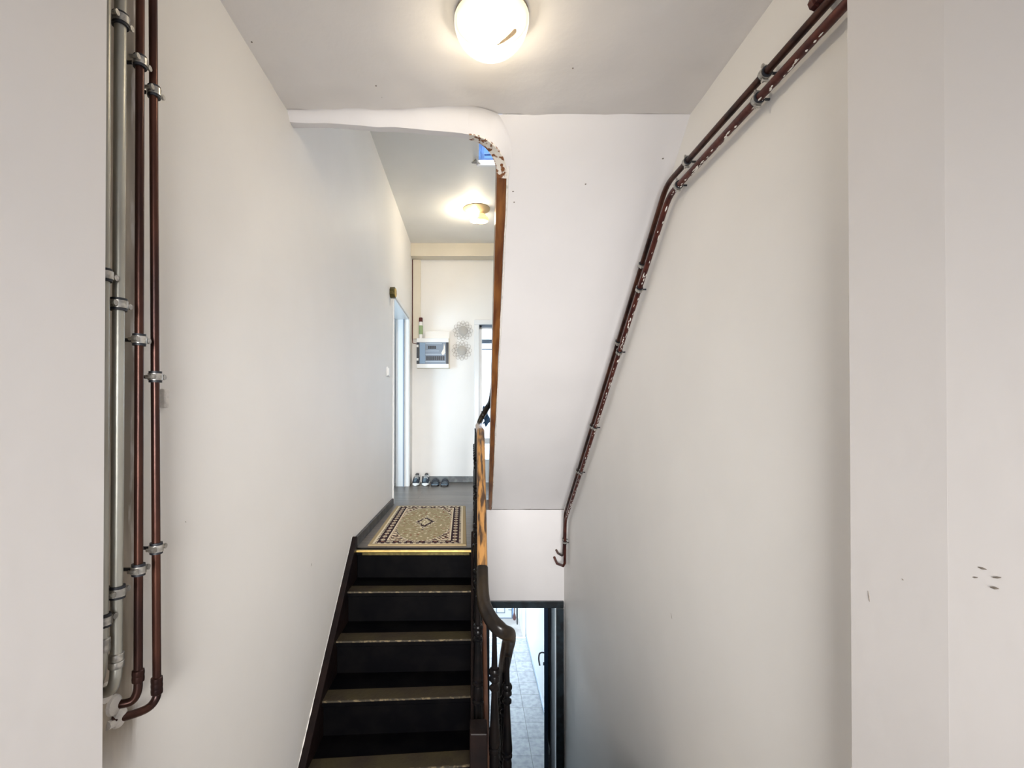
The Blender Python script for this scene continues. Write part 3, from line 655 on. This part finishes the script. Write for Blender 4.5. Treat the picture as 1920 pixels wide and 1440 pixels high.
for i in range(1, 5):
    y = 2.99 - 0.215*i + 0.06
    obj('baluster', baluster(0.022, y, cap_z(y)-0.01, rz(y)-0.02), M['baluster'], bl, smooth=True)
for i in range(7):
    y = 3.13 + 0.225*i
    obj('baluster', baluster(0.024, y, ZF, -0.135), M['baluster'], bl, smooth=True)
for i in range(11):
    y = 2.235 + 0.205*i
    zb = ZL - (y-2.0)*(rd*11/2.3) + 0.05; zt_ = -1.10 - (y-2.25)*0.87
    obj('baluster', baluster(0.157, y, zb, zt_), M['baluster'], bl, smooth=True)
mb = MB(); mb.box(0.004, 0.044, 3.06, YD-.01, Zr(ZF), Zr(ZF+0.02))
obj('base_rail', mb, M['stringer'], bl)

# ---------------------------------------------------------------- riser pipes on the left wall
def clamp(par, c, axis, r, wallp, liner=True):
    # ring around the pipe at c, stem to the wall point, two screw lugs
    ax = Vector(axis).normalized(); c = Vector(c)
    def ringmb(ro, ri, h):
        return MB().lathe([(ri, -h), (ro, -h), (ro, h), (ri, h), (ri, -h)], c, 20, ax)
    rb = obj('pipe_clamp', ringmb(r+0.0060, r-0.001, 0.0075), M['clamp'], par, smooth=True)
    obj('rubber_liner', ringmb(r+0.0042, r-0.001, 0.0125), M['rubber'], rb, smooth=True)
    wp = Vector(wallp); d = (wp-c); side = d.cross(ax).normalized()
    mb = MB().tube([c + d.normalized()*(r+.002), wp], 0.004, 8)
    obj('stem', mb, M['rubber'], rb, smooth=True)
    for s_ in (1, -1):
        mb = MB(); q = c + side*s_*(r+0.010)
        mb.tube([q - d.normalized()*0.009, q + d.normalized()*0.009], 0.0038, 8)
        mb.tube([q - d.normalized()*0.006, q - d.normalized()*0.010], 0.0062, 8)
        obj('screw', mb, M['clamp'], rb, smooth=True)
PXL = -0.715
def riserpipe(name, label, px_top, px_bot, ybot, r, clamps, endpx, m, collars, grp):
    t = onX(px_top, 0, PXL); b = onX(px_bot, ybot, PXL)
    t2 = t + (t-b).normalized()*0.45; t2.z = min(t2.z, Zr(ZC)-0.002); 
    root = thing(name, (b.x, b.y, b.z-0.08), label, 'pipe', grp)
    e = onX(endpx[0], endpx[1], XL-0.004)
    # elbow
    corner = b + Vector((0, -0.004, -0.045)) 
    pts = [t2, b] + spline([b, b+(corner-b)*0.6, (corner*0.75+e*0.25), e], 6)[1:]
    obj('pipe_run', MB().tube([pts[0]] + [t2.lerp(b, i/12) for i in range(1, 12)] + pts[1:], r, 16, cap=False), m, root, smooth=True)
    for y in clamps:
        f = (b.z - onX(px_bot, y, PXL).z)/(b.z - t.z)
        c = b.lerp(t, f)
        clamp(root, c, (t-b), r, (XL, c.y, c.z))
    for dz in collars:
        c = b + (t-b).normalized()*dz
        obj('collar', MB().lathe([(r, -.008), (r+.003, -.006), (r+.0035, 0), (r+.003, .006), (r, .008)], c, 18, (t-b)), M['clamp'] if m is M['steel'] else m, root, smooth=True)
    return root
riserpipe('heating_pipe', 'copper pipe on the left wall, the rightmost and slightly the longest of the four uprights', 288, 294, 1285, 0.0088, (178, 707, 1027), (205, 1352), M['copper'], (0.0, 0.012, -.012), None)
riserpipe('heating_pipe', 'dark copper pipe on the left wall between the grey pipe and the rightmost copper pipe', 263, 259, 1272, 0.0086, (113, 637, 1068), (208, 1322), M['copper'], (0.0, 0.012), None)
riserpipe('water_pipe', 'wide grey steel pipe on the left wall, second upright from the corner', 226, 218, 1245, 0.0108, (30, 570, 1110), (190, 1300), M['steel'], (0.0, 0.015), None)
riserpipe('water_pipe', 'narrow grey pipe half hidden behind the near left wall corner', 198, 193, 1215, 0.0090, (515, 1163), (182, 1290), M['steel'], (0.0, .012), None)
# plaster patch and wall scraps around the elbows
mb = MB()
e = onX(212, 1350, XL)
mb.tube(spline([onX(200, 1362, XL), onX(225, 1348, XL), onX(250, 1338, XL), onX(268, 1330, XL)], 6), 0.009, 8)
for (px_, py_) in ((212, 1322), (222, 1345), (196, 1300)):
    q = onX(px_, py_, XL); mb.lathe([(0.022, -0.002), (0.019, 0.006), (0.008, 0.012)], q, 14, (1, 0, 0))
obj('plaster_patch', mb, M['rough_plaster'], wl, smooth=True)
mb = MB(); q = onX(303, 748, XL); mb.box(XL-.001, XL+.012, q.y-.010, q.y+.012, q.z-.022, q.z+.024)
obj('wall_plug', mb, M['rough_plaster'], wl, bevel=0.004)
# scratches / specks
def marks(par, mname, plane, lst, m, dark=True):
    mb = MB()
    for (x0, y0_, x1, y1_, wd) in lst:
        a = plane(x0, y0_); b = plane(x1, y1_); mid = (a+b)/2
        mb.tube([a, mid, b], [0.0006, wd, 0.0006], 6)
    return obj(mname, mb, m, par, smooth=True)
marks(wrn, 'gouge', lambda x, y: onX(x, y, 0.8425), [(1834, 1063, 1850, 1068, .0022), (1822, 1082, 1834, 1083, .0016), (1862, 1083, 1877, 1083, .0016), (1857, 1101, 1873, 1104, .0024)], M['dirt'])
marks(wrn, 'gouge', lambda x, y: onX(x, y, 0.840), [(1628, 1108, 1631, 1128, .0010), (1692, 1085, 1694, 1088, .0009)], M['dirt'])
marks(wr, 'scratch', lambda x, y: onX(x, y, XR), [(1258, 1150, 1260, 1160, .001)], M['dirt'])
marks(wl, 'scratch', lambda x, y: onX(x, y, XL), [(584, 1056, 583, 1062, .0016), (347, 978, 349, 979, .001)], M['dirt'])
# ragged plaster bead along the wall stringer
pts = []; rs = []
for i in range(80):
    y = 1.95 + 1.05*i/79; pts.append((XL+0.002, y, Zr(ZF-(2.99-y)*(RI/GO)+0.078))); rs.append(0.003+0.007*max(0, 1-(i/38))*abs(noise.noise(Vector((i*0.3, 2, 2))))*2 - 0.0022)
obj('plaster_bead', MB().tube(pts, rs, 7), M['rough_plaster'], wl, smooth=True)

# small holes in the sloping underside and on the ceiling
def slope(x, y):
    d = ray(x, y); t = (SZ0 + SL*SY0)/(d.z + SL*d.y); return Vector((d.x*t, d.y*t, d.z*t + CAMH - 0.003))
def dots(par, fn, lst, r_):
    for (x, y) in lst:
        q = fn(x, y); obj('plaster_hole', MB().lathe([(r_*.4, -0.001), (r_, 0), (r_*.4, 0.001)], q, 8, (0, 0.3, 1)), M['dirt'], par)
sfo = [o for o in COL.objects if o.name == 'soffit'][0]
dots(sfo, slope, [(962, 358), (964, 378), (1098, 344), (1243, 296)], 0.004)
clo = [o for o in COL.objects if o.name == 'ceiling'][0]
dots(clo, lambda x, y: onZ(x, y, ZC-0.001), [(472, 79), (1074, 128), (716, 182), (705, 161)], 0.003)
mb = MB().tube([Vector((0.15+0.735*i/40, YD-0.002, Zr(-0.930)+0.004*noise.noise(Vector((i*.5, 0, 0))))) for i in range(24)], 0.0022, 6)
wend = [o for o in COL.objects if o.name == 'wall_well_end'][0]
obj('crack', mb, M['dirt'], wend)
# ---------------------------------------------------------------- pipes on the right wall
PXR = 0.855
def rpipe(name, label, pts, r, clamps, m, seed, collars=()):
    root = thing(name, pts[-1], label, 'pipe')
    obj('pipe_run', MB().tube(pts, r, 14, cap=True), m, root, smooth=True)
    for c in clamps:
        # axis of the nearest segment
        best = None
        for a, b in zip(pts[:-1], pts[1:]):
            ab = b-a; t = max(0, min(1, (c-a).dot(ab)/max(ab.length_squared, 1e-9))); p = a+ab*t
            d = (p-c).length
            if best is None or d < best[0]: best = (d, p, ab)
        clamp(root, best[1], best[2], r, (XR, best[1].y, best[1].z))
    for c in collars:
        for a, b in zip(pts[:-1], pts[1:]):
            pass
    return root
def pl(x, y, X=PXR): return onX(x, y, X)
def bend(a, b, c, q=0.06, n=5):
    d1_ = (a-b).normalized()*q; d2_ = (c-b).normalized()*q; out = []
    for i in range(n+1):
        t = i/n; out.append((b+d1_)*(1-t)**2 + b*2*t*(1-t) + (b+d2_)*t*t)
    return out
A = pl(1541, 18); K1 = pl(1250, 346); E1 = Vector((PXR, 4.50, pl(1059, 962).z)); G1 = Vector((PXR, 4.56, E1.z-0.40))
A2 = pl(1570, 25); K2 = pl(1255, 366); E2 = E1 + Vector((0, -0.03, -0.06)); G2 = G1 + Vector((0, -0.05, 0.03))
pp1 = [A + (A-K1).normalized()*0.09, A] + bend(A, K1, E1) + bend(K1, E1, G1, 0.05) + [G1] + [G1+Vector((-.01, .03, -.02)), G1+Vector((-0.035, 0.10, -.02)), G1+Vector((-0.04, 0.175, -0.01))]
pp2 = [A2 + (A2-K2).normalized()*0.05, A2] + bend(A2, K2, E2) + bend(K2, E2, G2, 0.05) + [G2+Vector((0, 0, -0.10))] + [G2+Vector((-.01, 0.02, -0.13)), G2+Vector((-0.05, 0.12, -0.14)), G2+Vector((-0.06, 0.22, -0.11))]
rpipe('heating_pipe', 'upper of the two dark copper pipes running down the right wall under the overhead flight', pp1, 0.0115,
      [pl(1435, 133), pl(1288, 303), pl(1203, 497), pl(1156, 634), pl(1108, 790), pl(1082, 873), G1+Vector((0, 0, .15))], M['copper'], 1)
rp2 = rpipe('heating_pipe', 'lower of the two dark copper pipes on the right wall, with flaking white paint', pp2, 0.0125,
      [pl(1421, 190), pl(1272, 350), pl(1198, 541), pl(1160, 657), pl(1116, 803), pl(1088, 880), G2+Vector((0, 0, .1))], M['copperchip'], 2)
# flakes of paint along the lower pipe
mb = MB()
seg = pp2[2:-4]
for i in range(150):
    t = random.random()**1.3*(len(pp2)-7); k_ = int(t)
    L_ = [(a-b).length for a, b in zip(pp2[:-1], pp2[1:])]
for i in range(170):
    s_ = random.random()
    a, b = (K2, E2) if i % 3 else (A2, K2)
    p = a.lerp(b, s_); d = (b-a).normalized(); n_ = Vector((1, 0, 0)).cross(d)
    if n_.z > 0: n_ = -n_
    ang_ = random.uniform(-0.5, 0.7); off = n_*math.cos(ang_) + Vector((1, 0, 0))*math.sin(ang_)
    c = p + off*0.0125; l = random.uniform(.004, .016)
    mb.tube([c - d*l, c, c + d*l], [0.0008, random.uniform(.0015, .0035), .0008], 5)
fl = obj('paint_flakes', mb, M['rough_plaster'], rp2, label='flaking white paint')
fl['kind'] = 'stuff'
# valve fitting where the pipes leave at the top
mb = MB(); q = pl(1538, -4)
mb.lathe([(0.012, -.022), (0.018, -.02), (0.018, -.005), (0.014, 0), (0.018, .005), (0.018, .02), (0.012, .022)], q, 8, (A-K1))
tag(obj('pipe_coupling', mb, M['copperchip'], smooth=False), 'dark pipe coupling at the top of the right wall pipes', 'pipe fitting')

# ---------------------------------------------------------------- ceiling lamps
LC = Vector((0.057, 1.475, Zr(ZC)))
lamp = thing('ceiling_lamp', LC, 'round opal glass ceiling lamp glowing above the half landing, with a brown scorch', 'lamp')
obj('lamp_base', MB().lathe([(0.112, -0.0), (0.114, 0.004), (0.114, 0.012), (0.108, 0.018)], LC, 40, (0, 0, -1)), M['lampbase'], lamp, smooth=True)
RD, HD = 0.115, 0.104
def dome(a, t): # t 0 rim..1 pole
    r = RD*math.cos(t*PI/2); h = 0.016 + HD*math.sin(t*PI/2); return Vector((LC.x + r*math.cos(a), LC.y + r*math.sin(a), LC.z - h))
mb = MB().lathe([(RD*math.cos(t*PI/2/14), 0.016 + HD*math.sin(t*PI/2/14)) for t in range(15)], LC, 48, (0, 0, -1))
ds = obj('glass_dome', mb, M['opalhot'], lamp, smooth=True)
obj('bulb', MB().lathe([(0.012, 0.012), (0.026, 0.03), (0.030, 0.045), (0.026, 0.060), (0.010, 0.070)], LC+Vector((0, 0.03, 0)), 20, (0, 0, -1)), M['bulb_big'], lamp, smooth=True)
# scorch mark lying on the glass
DC = Vector((LC.x, LC.y, LC.z-0.016))
def on_dome(px_, py_):
    d = ray(px_, py_); o = Vector((0, 0, CAMH))-DC; k_ = Vector((1/RD, 1/RD, 1/HD))
    a = Vector([d[i]*k_[i] for i in range(3)]); b = Vector([o[i]*k_[i] for i in range(3)])
    A_, B_, C_ = a.dot(a), 2*a.dot(b), b.dot(b)-1
    t = (-B_ - math.sqrt(max(0, B_*B_-4*A_*C_)))/(2*A_); return Vector((0, 0, CAMH)) + d*t
SA, SB = on_dome(931, 84), on_dome(968, 55)
def scorch(u, v):
    c = SA.lerp(SB, u); dr = (SB-SA).normalized(); nn_ = (c-DC).normalized(); sd_ = dr.cross(nn_).normalized()
    wd = 0.0015 + 0.0065*u**0.8 + 0.0016*noise.noise(Vector((u*11, 0, 0)))
    wd *= (1 if u < 0.9 else math.sqrt(max(0, (1-u)/0.10)))
    q = c + sd_*wd*(2*v-1) - DC
    f_ = 1/math.sqrt((q.x/RD)**2+(q.y/RD)**2+(q.z/HD)**2)*1.012
    return DC + q*f_
obj('scorch_mark', MB().grid(scorch, 24, 4), M['burn'], lamp, smooth=True, label='brown scorch on the glass')
HC = Vector((0.035, 4.83, Zr(ZH)))
hl = thing('ceiling_lamp', HC, 'small lit ceiling lamp with a brass plate on the hall ceiling', 'lamp')
obj('lamp_base', MB().lathe([(0.135, 0.0), (0.135, 0.006), (0.09, 0.03), (0.05, 0.045), (0.03, 0.05)], HC, 36, (0, 0, -1)), mat('warm_brass_plate', (0.55, 0.42, 0.25), 0.4, metal=0.3), hl, smooth=True)
obj('bulb', MB().lathe([(0.018, 0.05), (0.04, 0.075), (0.048, 0.10), (0.04, 0.125), (0.015, 0.14)], HC+Vector((-.02, 0, 0)), 20, (0, 0, -1)), M['bulb'], hl, smooth=True)
mb = MB()
for k_ in range(3):
    mb.lathe([(0.052+0.012*k_, 0.0), (0.056+0.012*k_, 0.004), (0.052+0.012*k_, 0.008)], HC+Vector((0.035, 0, -0.115-0.0*k_+0.01*k_)), 24, (0, 0.1, -1))
obj('glass_shade', MB().lathe([(0.030, 0.05), (0.062, 0.085), (0.072, 0.11), (0.066, 0.125), (0.062, 0.11)], HC+Vector((0.05, 0, 0)), 24, (0, 0, -1)), M['lampglass'], hl, smooth=True)

# ---------------------------------------------------------------- hall wall objects
# switch, octagonal fitting
q = onX(726, 697, XL)
sw = thing('light_switch', (XL, q.y, q.z-.04), 'white light switch on the left wall before the hall doorway', 'switch')
obj('plate', MB().box(XL, XL+0.012, q.y-.04, q.y+.04, q.z-.04, q.z+.04), M['whiteplastic'], sw, bevel=0.004)
obj('rocker', MB().box(XL+.010, XL+0.020, q.y-.025, q.y+.025, q.z-.03, q.z+.03), M['whiteplastic'], sw, bevel=0.003)
q = onX(732, 549, XL)
oc = thing('wall_fitting', (XL, q.y, q.z-.05), 'octagonal aged brass fitting high on the left wall by the hall doorway', 'wall fitting')
mb = MB().prism([(XL, q.y+.052*math.cos(PI/8+k_*PI/4), q.z+.052*math.sin(PI/8+k_*PI/4)) for k_ in range(8)], (0, 0, 0), (0.045, 0, 0))
obj('housing', mb, M['oldbrass'], oc, bevel=0.003)
obj('rim', MB().lathe([(0.030, 0.045), (0.040, 0.045), (0.040, 0.052), (0.030, 0.052), (0.030, 0.045)], (XL, q.y, q.z), 8, (1, 0, 0)), M['brass'], oc)
obj('cover', MB().lathe([(0.030, 0.044), (0.030, 0.048)], (XL, q.y, q.z), 8, (1, 0, 0)), M['darkplastic'], oc)

def onW(x, y): return onY(x, y, YW)
# vertical trunking with a dark red pipe
a = onW(775, 488); b = onW(789, 636)
tag(obj('cable_trunking', MB().box(a.x, b.x, YW-0.035, YW, b.z-0.0, a.z), M['cream'], bevel=0.003), 'tall cream cable trunking in the corner above the fuse box', 'cable trunking')
tag(obj('cable', MB().tube([(a.x-.006, YW-.02, a.z), (a.x-.006, YW-.02, b.z), (a.x-.003, YW-.022, b.z-.05), (a.x+.045, YW-.025, b.z-.062)], 0.0055, 8), M['redcap'], smooth=True), 'dark red cable running down the corner left of the cream trunking', 'cable')
# fuse box
FB = YW-0.11
a = onY(781, 634, FB); b = onY(841, 690, FB)
x0, x1, z0, z1 = a.x, b.x, b.z, a.z
fb = thing('fuse_box', ((x0+x1)/2, YW, z0), 'white fuse box with a blue-grey see-through door on the hall end wall', 'fuse box')
W_, H_ = x1-x0, z1-z0
obj('housing', MB().box(x0, x1+0.012, FB+0.02, YW, z0, z1), M['cream'], fb, bevel=0.004)
mb = MB(); mb.box(x0, x1, FB, FB+.022, z0, z0+H_*0.14); mb.box(x0, x1, FB, FB+.022, z1-H_*0.14, z1)
obj('cover_frame', mb, M['whiteplastic'], fb, bevel=0.003)
mb = MB(); mb.box(x0, x0+W_*.09, FB+.006, FB+.022, z0+H_*.14, z1-H_*.14); mb.box(x1-W_*.08, x1, FB+.006, FB+.022, z0+H_*.14, z1-H_*.14)
obj('side_recess', mb, M['darkplastic'], fb)
fd = obj('clear_door', MB().box(x0+W_*.09, x1-W_*.08, FB+.004, FB+.02, z0+H_*.14, z1-H_*.14), M['greyplastic'], fb, label='blue-grey transparent door')
obj('door_grip', MB().box(x0+W_*.10, x0+W_*.27, FB-.004, FB+.01, z0+H_*.15, z1-H_*.15), M['smoked'], fd, bevel=0.004)
mb = MB()
for k_ in range(9):
    q0 = x0+W_*(.30+.065*k_); mb.box(q0, q0+W_*.05, FB-.002, FB+.006, z0+H_*.26, z0+H_*.40)
obj('breakers', mb, M['darkplastic'], fd); mb = MB()
for k_ in range(4):
    q0 = x0+W_*(.36+.065*k_); mb.box(q0, q0+W_*.05, FB-.002, FB+.006, z0+H_*.64, z0+H_*.74)
obj('breakers', mb, M['darkplastic'], fd)
mb = MB(); mb.box(x0+W_*.28, x0+W_*.9, FB-.001, FB+.006, z0+H_*.20, z0+H_*.23); mb.box(x0+W_*.28, x0+W_*.9, FB-.001, FB+.006, z0+H_*.44, z0+H_*.47); mb.box(x0+W_*.28, x0+W_*.8, FB-.001, FB+.006, z0+H_*.80, z0+H_*.83); mb.box(x0+W_*.28, x0+W_*.7, FB-.001, FB+.006, z0+H_*.56, z0+H_*.58)
obj('rail', mb, mat('pale_grey_rail', (0.45, 0.52, 0.6), 0.4), fd)
for k_ in range(2): obj('hinge', MB().box(x0+.002, x0+W_*.06, FB-.002, FB+.01, z0+H_*(.25+.45*k_), z0+H_*(.33+.45*k_)), M['whiteplastic'], fb)
mb = MB().add([(x0+W_*.86, FB-.004, z1-H_*.16), (x0+W_*.89, FB-.004, z1-H_*.30), (x0+W_*.90, FB-.004, z0+H_*.50), (x0+W_*.82, FB-.006, z0+H_*.42), (x0+W_*.77, FB-.004, z0+H_*.50), (x0+W_*.84, FB-.005, z1-H_*.35)], [(0, 1, 2, 3, 4, 5)])
pt = obj('paper_tag', mb, M['paper'], fb); s_ = pt.modifiers.new('t', 'SOLIDIFY'); s_.thickness = .002
# carton on the fuse box
a = onY(797, 621, FB+.02); b = onY(843, 634, FB+.02)
tag(obj('carton', MB().box(a.x, b.x, FB+.02, YW-.004, z1+.0005, a.z), M['paper'], bevel=0.002), 'white carton lying on top of the fuse box', 'box')
# spray bottle on the fuse box
a = onY(789, 596, FB+.05); hb = a.z - z1
bt = thing('bottle', (a.x, FB+.05, z1), 'slim white bottle with green label and dark red cap standing on the fuse box', 'bottle')
rb_ = 0.024
obj('bottle_body', MB().lathe([(rb_*.95, 0), (rb_, .004), (rb_, hb*.72), (rb_*.8, hb*.80)], (a.x, FB+.05, z1+.001), 20), M['whiteplastic'], bt, smooth=True)
obj('bottle_label', MB().lathe([(rb_+.0008, hb*.20), (rb_+.0008, hb*.62)], (a.x, FB+.05, z1+.001), 20), M['green'], bt, smooth=True)
obj('cap', MB().lathe([(rb_*.95, hb*.80), (rb_*.95, hb*.97), (rb_*.85, hb)], (a.x, FB+.05, z1+.001), 20), M['redcap'], bt, smooth=True)
# flower shaped wire mirrors
def mirror(px_, py_, label):
    c = onY(px_, py_, YW-.012)
    r = thing('wall_mirror', (c.x, YW, c.z-.12), label, 'mirror', 'flower shaped wire mirrors')
    obj('glass', MB().lathe([(0.054, 0), (0.058, .004), (0.058, .010), (0.054, .012)], (c.x, YW-.001, c.z), 32, (0, -1, 0)), M['mirror'], r, smooth=True)
    mb = MB()
    for k_ in range(12):
        for (rc, rr, off) in ((0.098, 0.024, 0), (0.080, 0.019, 0.5)):
            a_ = 2*PI*(k_+off)/12; cc = Vector((c.x + rc*math.cos(a_), YW-.008, c.z + rc*math.sin(a_)))
            u = Vector((math.cos(a_), 0, math.sin(a_))); v_ = Vector((-math.sin(a_), 0, math.cos(a_)))
            mb.tube([cc + u*rr*math.cos(2*PI*j/14) + v_*rr*0.95*math.sin(2*PI*j/14) for j in range(15)], 0.0022, 5, cap=False)
    obj('wire_frame', mb, M['wire'], r, smooth=True, label='pale wire loops like petals')
mirror(868, 620, 'flower shaped wire mirror, the upper of two right of the fuse box')
mirror(866, 657, 'flower shaped wire mirror, the lower of two right of the fuse box')

# ---------------------------------------------------------------- shoes
def loft(secs, n=16):
    # secs: (y, cx, halfwidth, zbottom, ztop)
    mb = MB(); vs = []; fs = []
    for (y, cx, hw, zb, zt_) in secs:
        for k_ in range(n):
            a = 2*PI*k_/n; c, s_ = math.cos(a), math.sin(a)
            zz = (zb+zt_)/2 + (zt_-zb)/2*math.copysign(abs(s_)**0.7, s_); vs.append((cx+hw*math.copysign(abs(c)**0.8, c), y, zz))
    m = len(secs)
    for i in range(m-1):
        for k_ in range(n): fs.append((i*n+k_, i*n+(k_+1) % n, (i+1)*n+(k_+1) % n, (i+1)*n+k_))
    fs += [tuple(range(n)), tuple(range((m-1)*n, m*n))]
    return mb.add(vs, fs)
Zfl = Zr(ZF)
def sneaker(px_, label):
    q = onZ(px_, 911, ZF); x, y = q.x, q.y-.01
    s = thing('sneaker', (x, y+.12, Zfl), label, 'shoe', 'pair of sneakers')
    W2 = 0.046
    obj('sole', loft([(y, x, .018, Zfl+.001, Zfl+.026), (y+.012, x, .036, Zfl+.001, Zfl+.034), (y+.05, x, W2, Zfl+.001, Zfl+.032), (y+.13, x, .038, Zfl+.001, Zfl+.028), (y+.22, x, .036, Zfl+.001, Zfl+.032), (y+.255, x, .024, Zfl+.001, Zfl+.032)]), M['sole'], s, smooth=True)
    obj('upper', loft([(y+.012, x, .028, Zfl+.02, Zfl+.045), (y+.04, x, .040, Zfl+.02, Zfl+.062), (y+.09, x, .040, Zfl+.02, Zfl+.080), (y+.13, x, .036, Zfl+.02, Zfl+.105), (y+.16, x, .034, Zfl+.02, Zfl+.112), (y+.235, x, .030, Zfl+.02, Zfl+.118), (y+.25, x, .022, Zfl+.02, Zfl+.11)]), M['shoe'], s, smooth=True)
    obj('toe_panel', loft([(y+.018, x-.008, .014, Zfl+.035, Zfl+.056), (y+.05, x-.008, .022, Zfl+.04, Zfl+.072), (y+.10, x-.006, .020, Zfl+.05, Zfl+.089), (y+.115, x-.006, .012, Zfl+.06, Zfl+.094)]), M['shoegrey'], s, smooth=True)
    obj('opening', loft([(y+.165, x, .020, Zfl+.100, Zfl+.1175), (y+.20, x, .022, Zfl+.10, Zfl+.1225), (y+.232, x, .016, Zfl+.10, Zfl+.123)]), M['blacksole'], s, smooth=True)
    mb = MB()
    for k_ in range(3):
        yy = y+.085+.022*k_; zz = Zfl+.083+.012*k_
        mb.tube([(x-.024, yy, zz-.008), (x-.01, yy-.004, zz+.004), (x+.01, yy+.004, zz+.004), (x+.024, yy, zz-.008)], 0.0032, 6)
    mb.tube([(x+.026, y+.12, Zfl+.075), (x+.032, y+.135, Zfl+.10), (x+.030, y+.15, Zfl+.118)], 0.004, 6)
    obj('laces', mb, M['sole'], s, smooth=True)
sneaker(779, 'navy sneaker with white sole against the hall end wall, left one of the pair')
sneaker(797, 'navy sneaker with white sole against the hall end wall, right one of the pair')
def slipper(px_, label):
    q = onZ(px_, 912, ZF); x, y = q.x, q.y-.01
    s = thing('slipper', (x, y+.12, Zfl), label, 'slipper', 'pair of slippers')
    obj('sole', loft([(y, x, .03, Zfl+.001, Zfl+.016), (y+.02, x, .045, Zfl+.001, Zfl+.018), (y+.10, x, .048, Zfl+.001, Zfl+.018), (y+.2, x, .040, Zfl+.001, Zfl+.018), (y+.25, x, .024, Zfl+.001, Zfl+.018)]), M['blacksole'], s, smooth=True)
    obj('footbed', loft([(y+.005, x, .028, Zfl+.012, Zfl+.022), (y+.03, x, .042, Zfl+.012, Zfl+.024), (y+.2, x, .036, Zfl+.012, Zfl+.024), (y+.24, x, .022, Zfl+.012, Zfl+.024)]), M['slipper'], s, smooth=True)
    mb = MB().grid(lambda u, v: (x+.047*math.cos(PI*u), y+.06+.085*v, Zfl+.012+(.05+.014*v)*math.sin(PI*u)), 20, 6)
    st_ = obj('strap', mb, M['shoe'], s, smooth=True); sm = st_.modifiers.new('t', 'SOLIDIFY'); sm.thickness = .006
slipper(815, 'grey-blue slipper beside the sneakers, left one of its pair')
slipper(833, 'grey-blue slipper near the end wall skirting, right one of its pair')

# ---------------------------------------------------------------- rug
def rugcol(u, v):
    # u across 0..1 (0.63 m), v along 0..1 (1.36 m)
    Wd, Ln = 0.63, 1.36
    x = u*Wd; y = v*Ln; e = min(x, Wd-x, y, Ln-y)
    tan = (0.40, 0.31, 0.18); cream = (0.72, 0.63, 0.46); dark = (0.035, 0.016, 0.022); rust = (0.28, 0.13, 0.08); field = (0.35, 0.29, 0.17)
    along = y if (min(x, Wd-x) < min(y, Ln-y)) else x
    if e < 0.026: return tan
    if e < 0.032: return cream
    if e < 0.050: return dark if (int(along/0.019) % 2 == 0 and e > 0.036) else cream
    if e < 0.106:
        p = (along % 0.085)/0.085; c = (e-0.078)/0.028
        d = math.hypot((p-0.5)*1.5, c*0.8)
        if d < 0.13: return rust
        if d < 0.42 and not (0.24 < d < 0.29): return cream
        if abs(c) < 0.25 and (p < 0.12 or p > 0.88): return rust
        return dark
    if e < 0.112: return cream
    if e < 0.120: return rust if int(along/0.014) % 2 else cream
    # inner field
    cx, cy = (x-Wd/2)/(Wd/2-0.118), (y-Ln/2)/(Ln/2-0.118)
    dm = abs(cx)/0.42 + abs(cy)/0.40
    wob = 0.10*math.sin(22*math.atan2(cy, cx))
    if dm < 0.55: 
        n = noise.noise(Vector((x*70, y*70, 1))); return cream if n > 0.05 else field
    if dm < 0.85+wob: return dark if noise.noise(Vector((x*55, y*55, 4))) > -0.3 else cream
    if dm < 1.0+wob: return cream if noise.noise(Vector((x*60, y*60, 9))) > -0.1 else field
    if abs(cx) < 0.05 and abs(cy) < 0.46: return dark if int(y/0.02) % 2 else cream
    # corner spandrels
    cc = abs(cx)**2.2 + abs(cy)**2.2
    if cc > 1.12 + 0.08*math.sin(y*60)*math.sin(x*60):
        n = noise.noise(Vector((x*48, y*48, 2)))
        return cream if n > 0.08 else (dark if n < -0.12 else rust if n < 0 else field)
    if cc > 1.02: return cream if noise.noise(Vector((x*70, y*70, 3))) > 0 else dark
    n = noise.noise(Vector((x*42, y*42, 6)))
    if n > 0.40: return cream
    if n < -0.42: return rust
    return field
def make_rug():
    c = [onZ(689, 1024, ZF), onZ(875, 1024, ZF), onZ(873, 950, ZF), onZ(743, 950, ZF)]
    nu, nv = 150, 320; vs = []; fs = []
    for j in range(nv+1):
        v = j/nv
        for i in range(nu+1):
            u = i/nu; p = c[0]*(1-u)*(1-v)+c[1]*u*(1-v)+c[2]*u*v+c[3]*(1-u)*v
            h = 0.009 + 0.002*noise.noise(Vector((p.x*5, p.y*5, 0)))
            if i in (0, nu) or j in (0, nv): h = 0.001
            vs.append((p.x, p.y + 0.003*math.sin(u*9), Zfl+h))
    for j in range(nv):
        for i in range(nu): fs.append((j*(nu+1)+i, j*(nu+1)+i+1, (j+1)*(nu+1)+i+1, (j+1)*(nu+1)+i))
    o = obj('rug', MB().add(vs, fs), M['rug'], smooth=True)
    me = o.data; ca = me.color_attributes.new('pattern', 'FLOAT_COLOR', 'CORNER')
    data = []
    for p in me.polygons:
        k_ = p.index; j, i = divmod(k_, nu); col = rugcol((i+.5)/nu, (j+.5)/nv)
        data += [*col, 1.0]*len(p.vertices)
    ca.data.foreach_set('color', data)
    return o
tag(make_rug(), 'beige oriental rug with dark patterned border lying at the top of the stairs', 'rug')
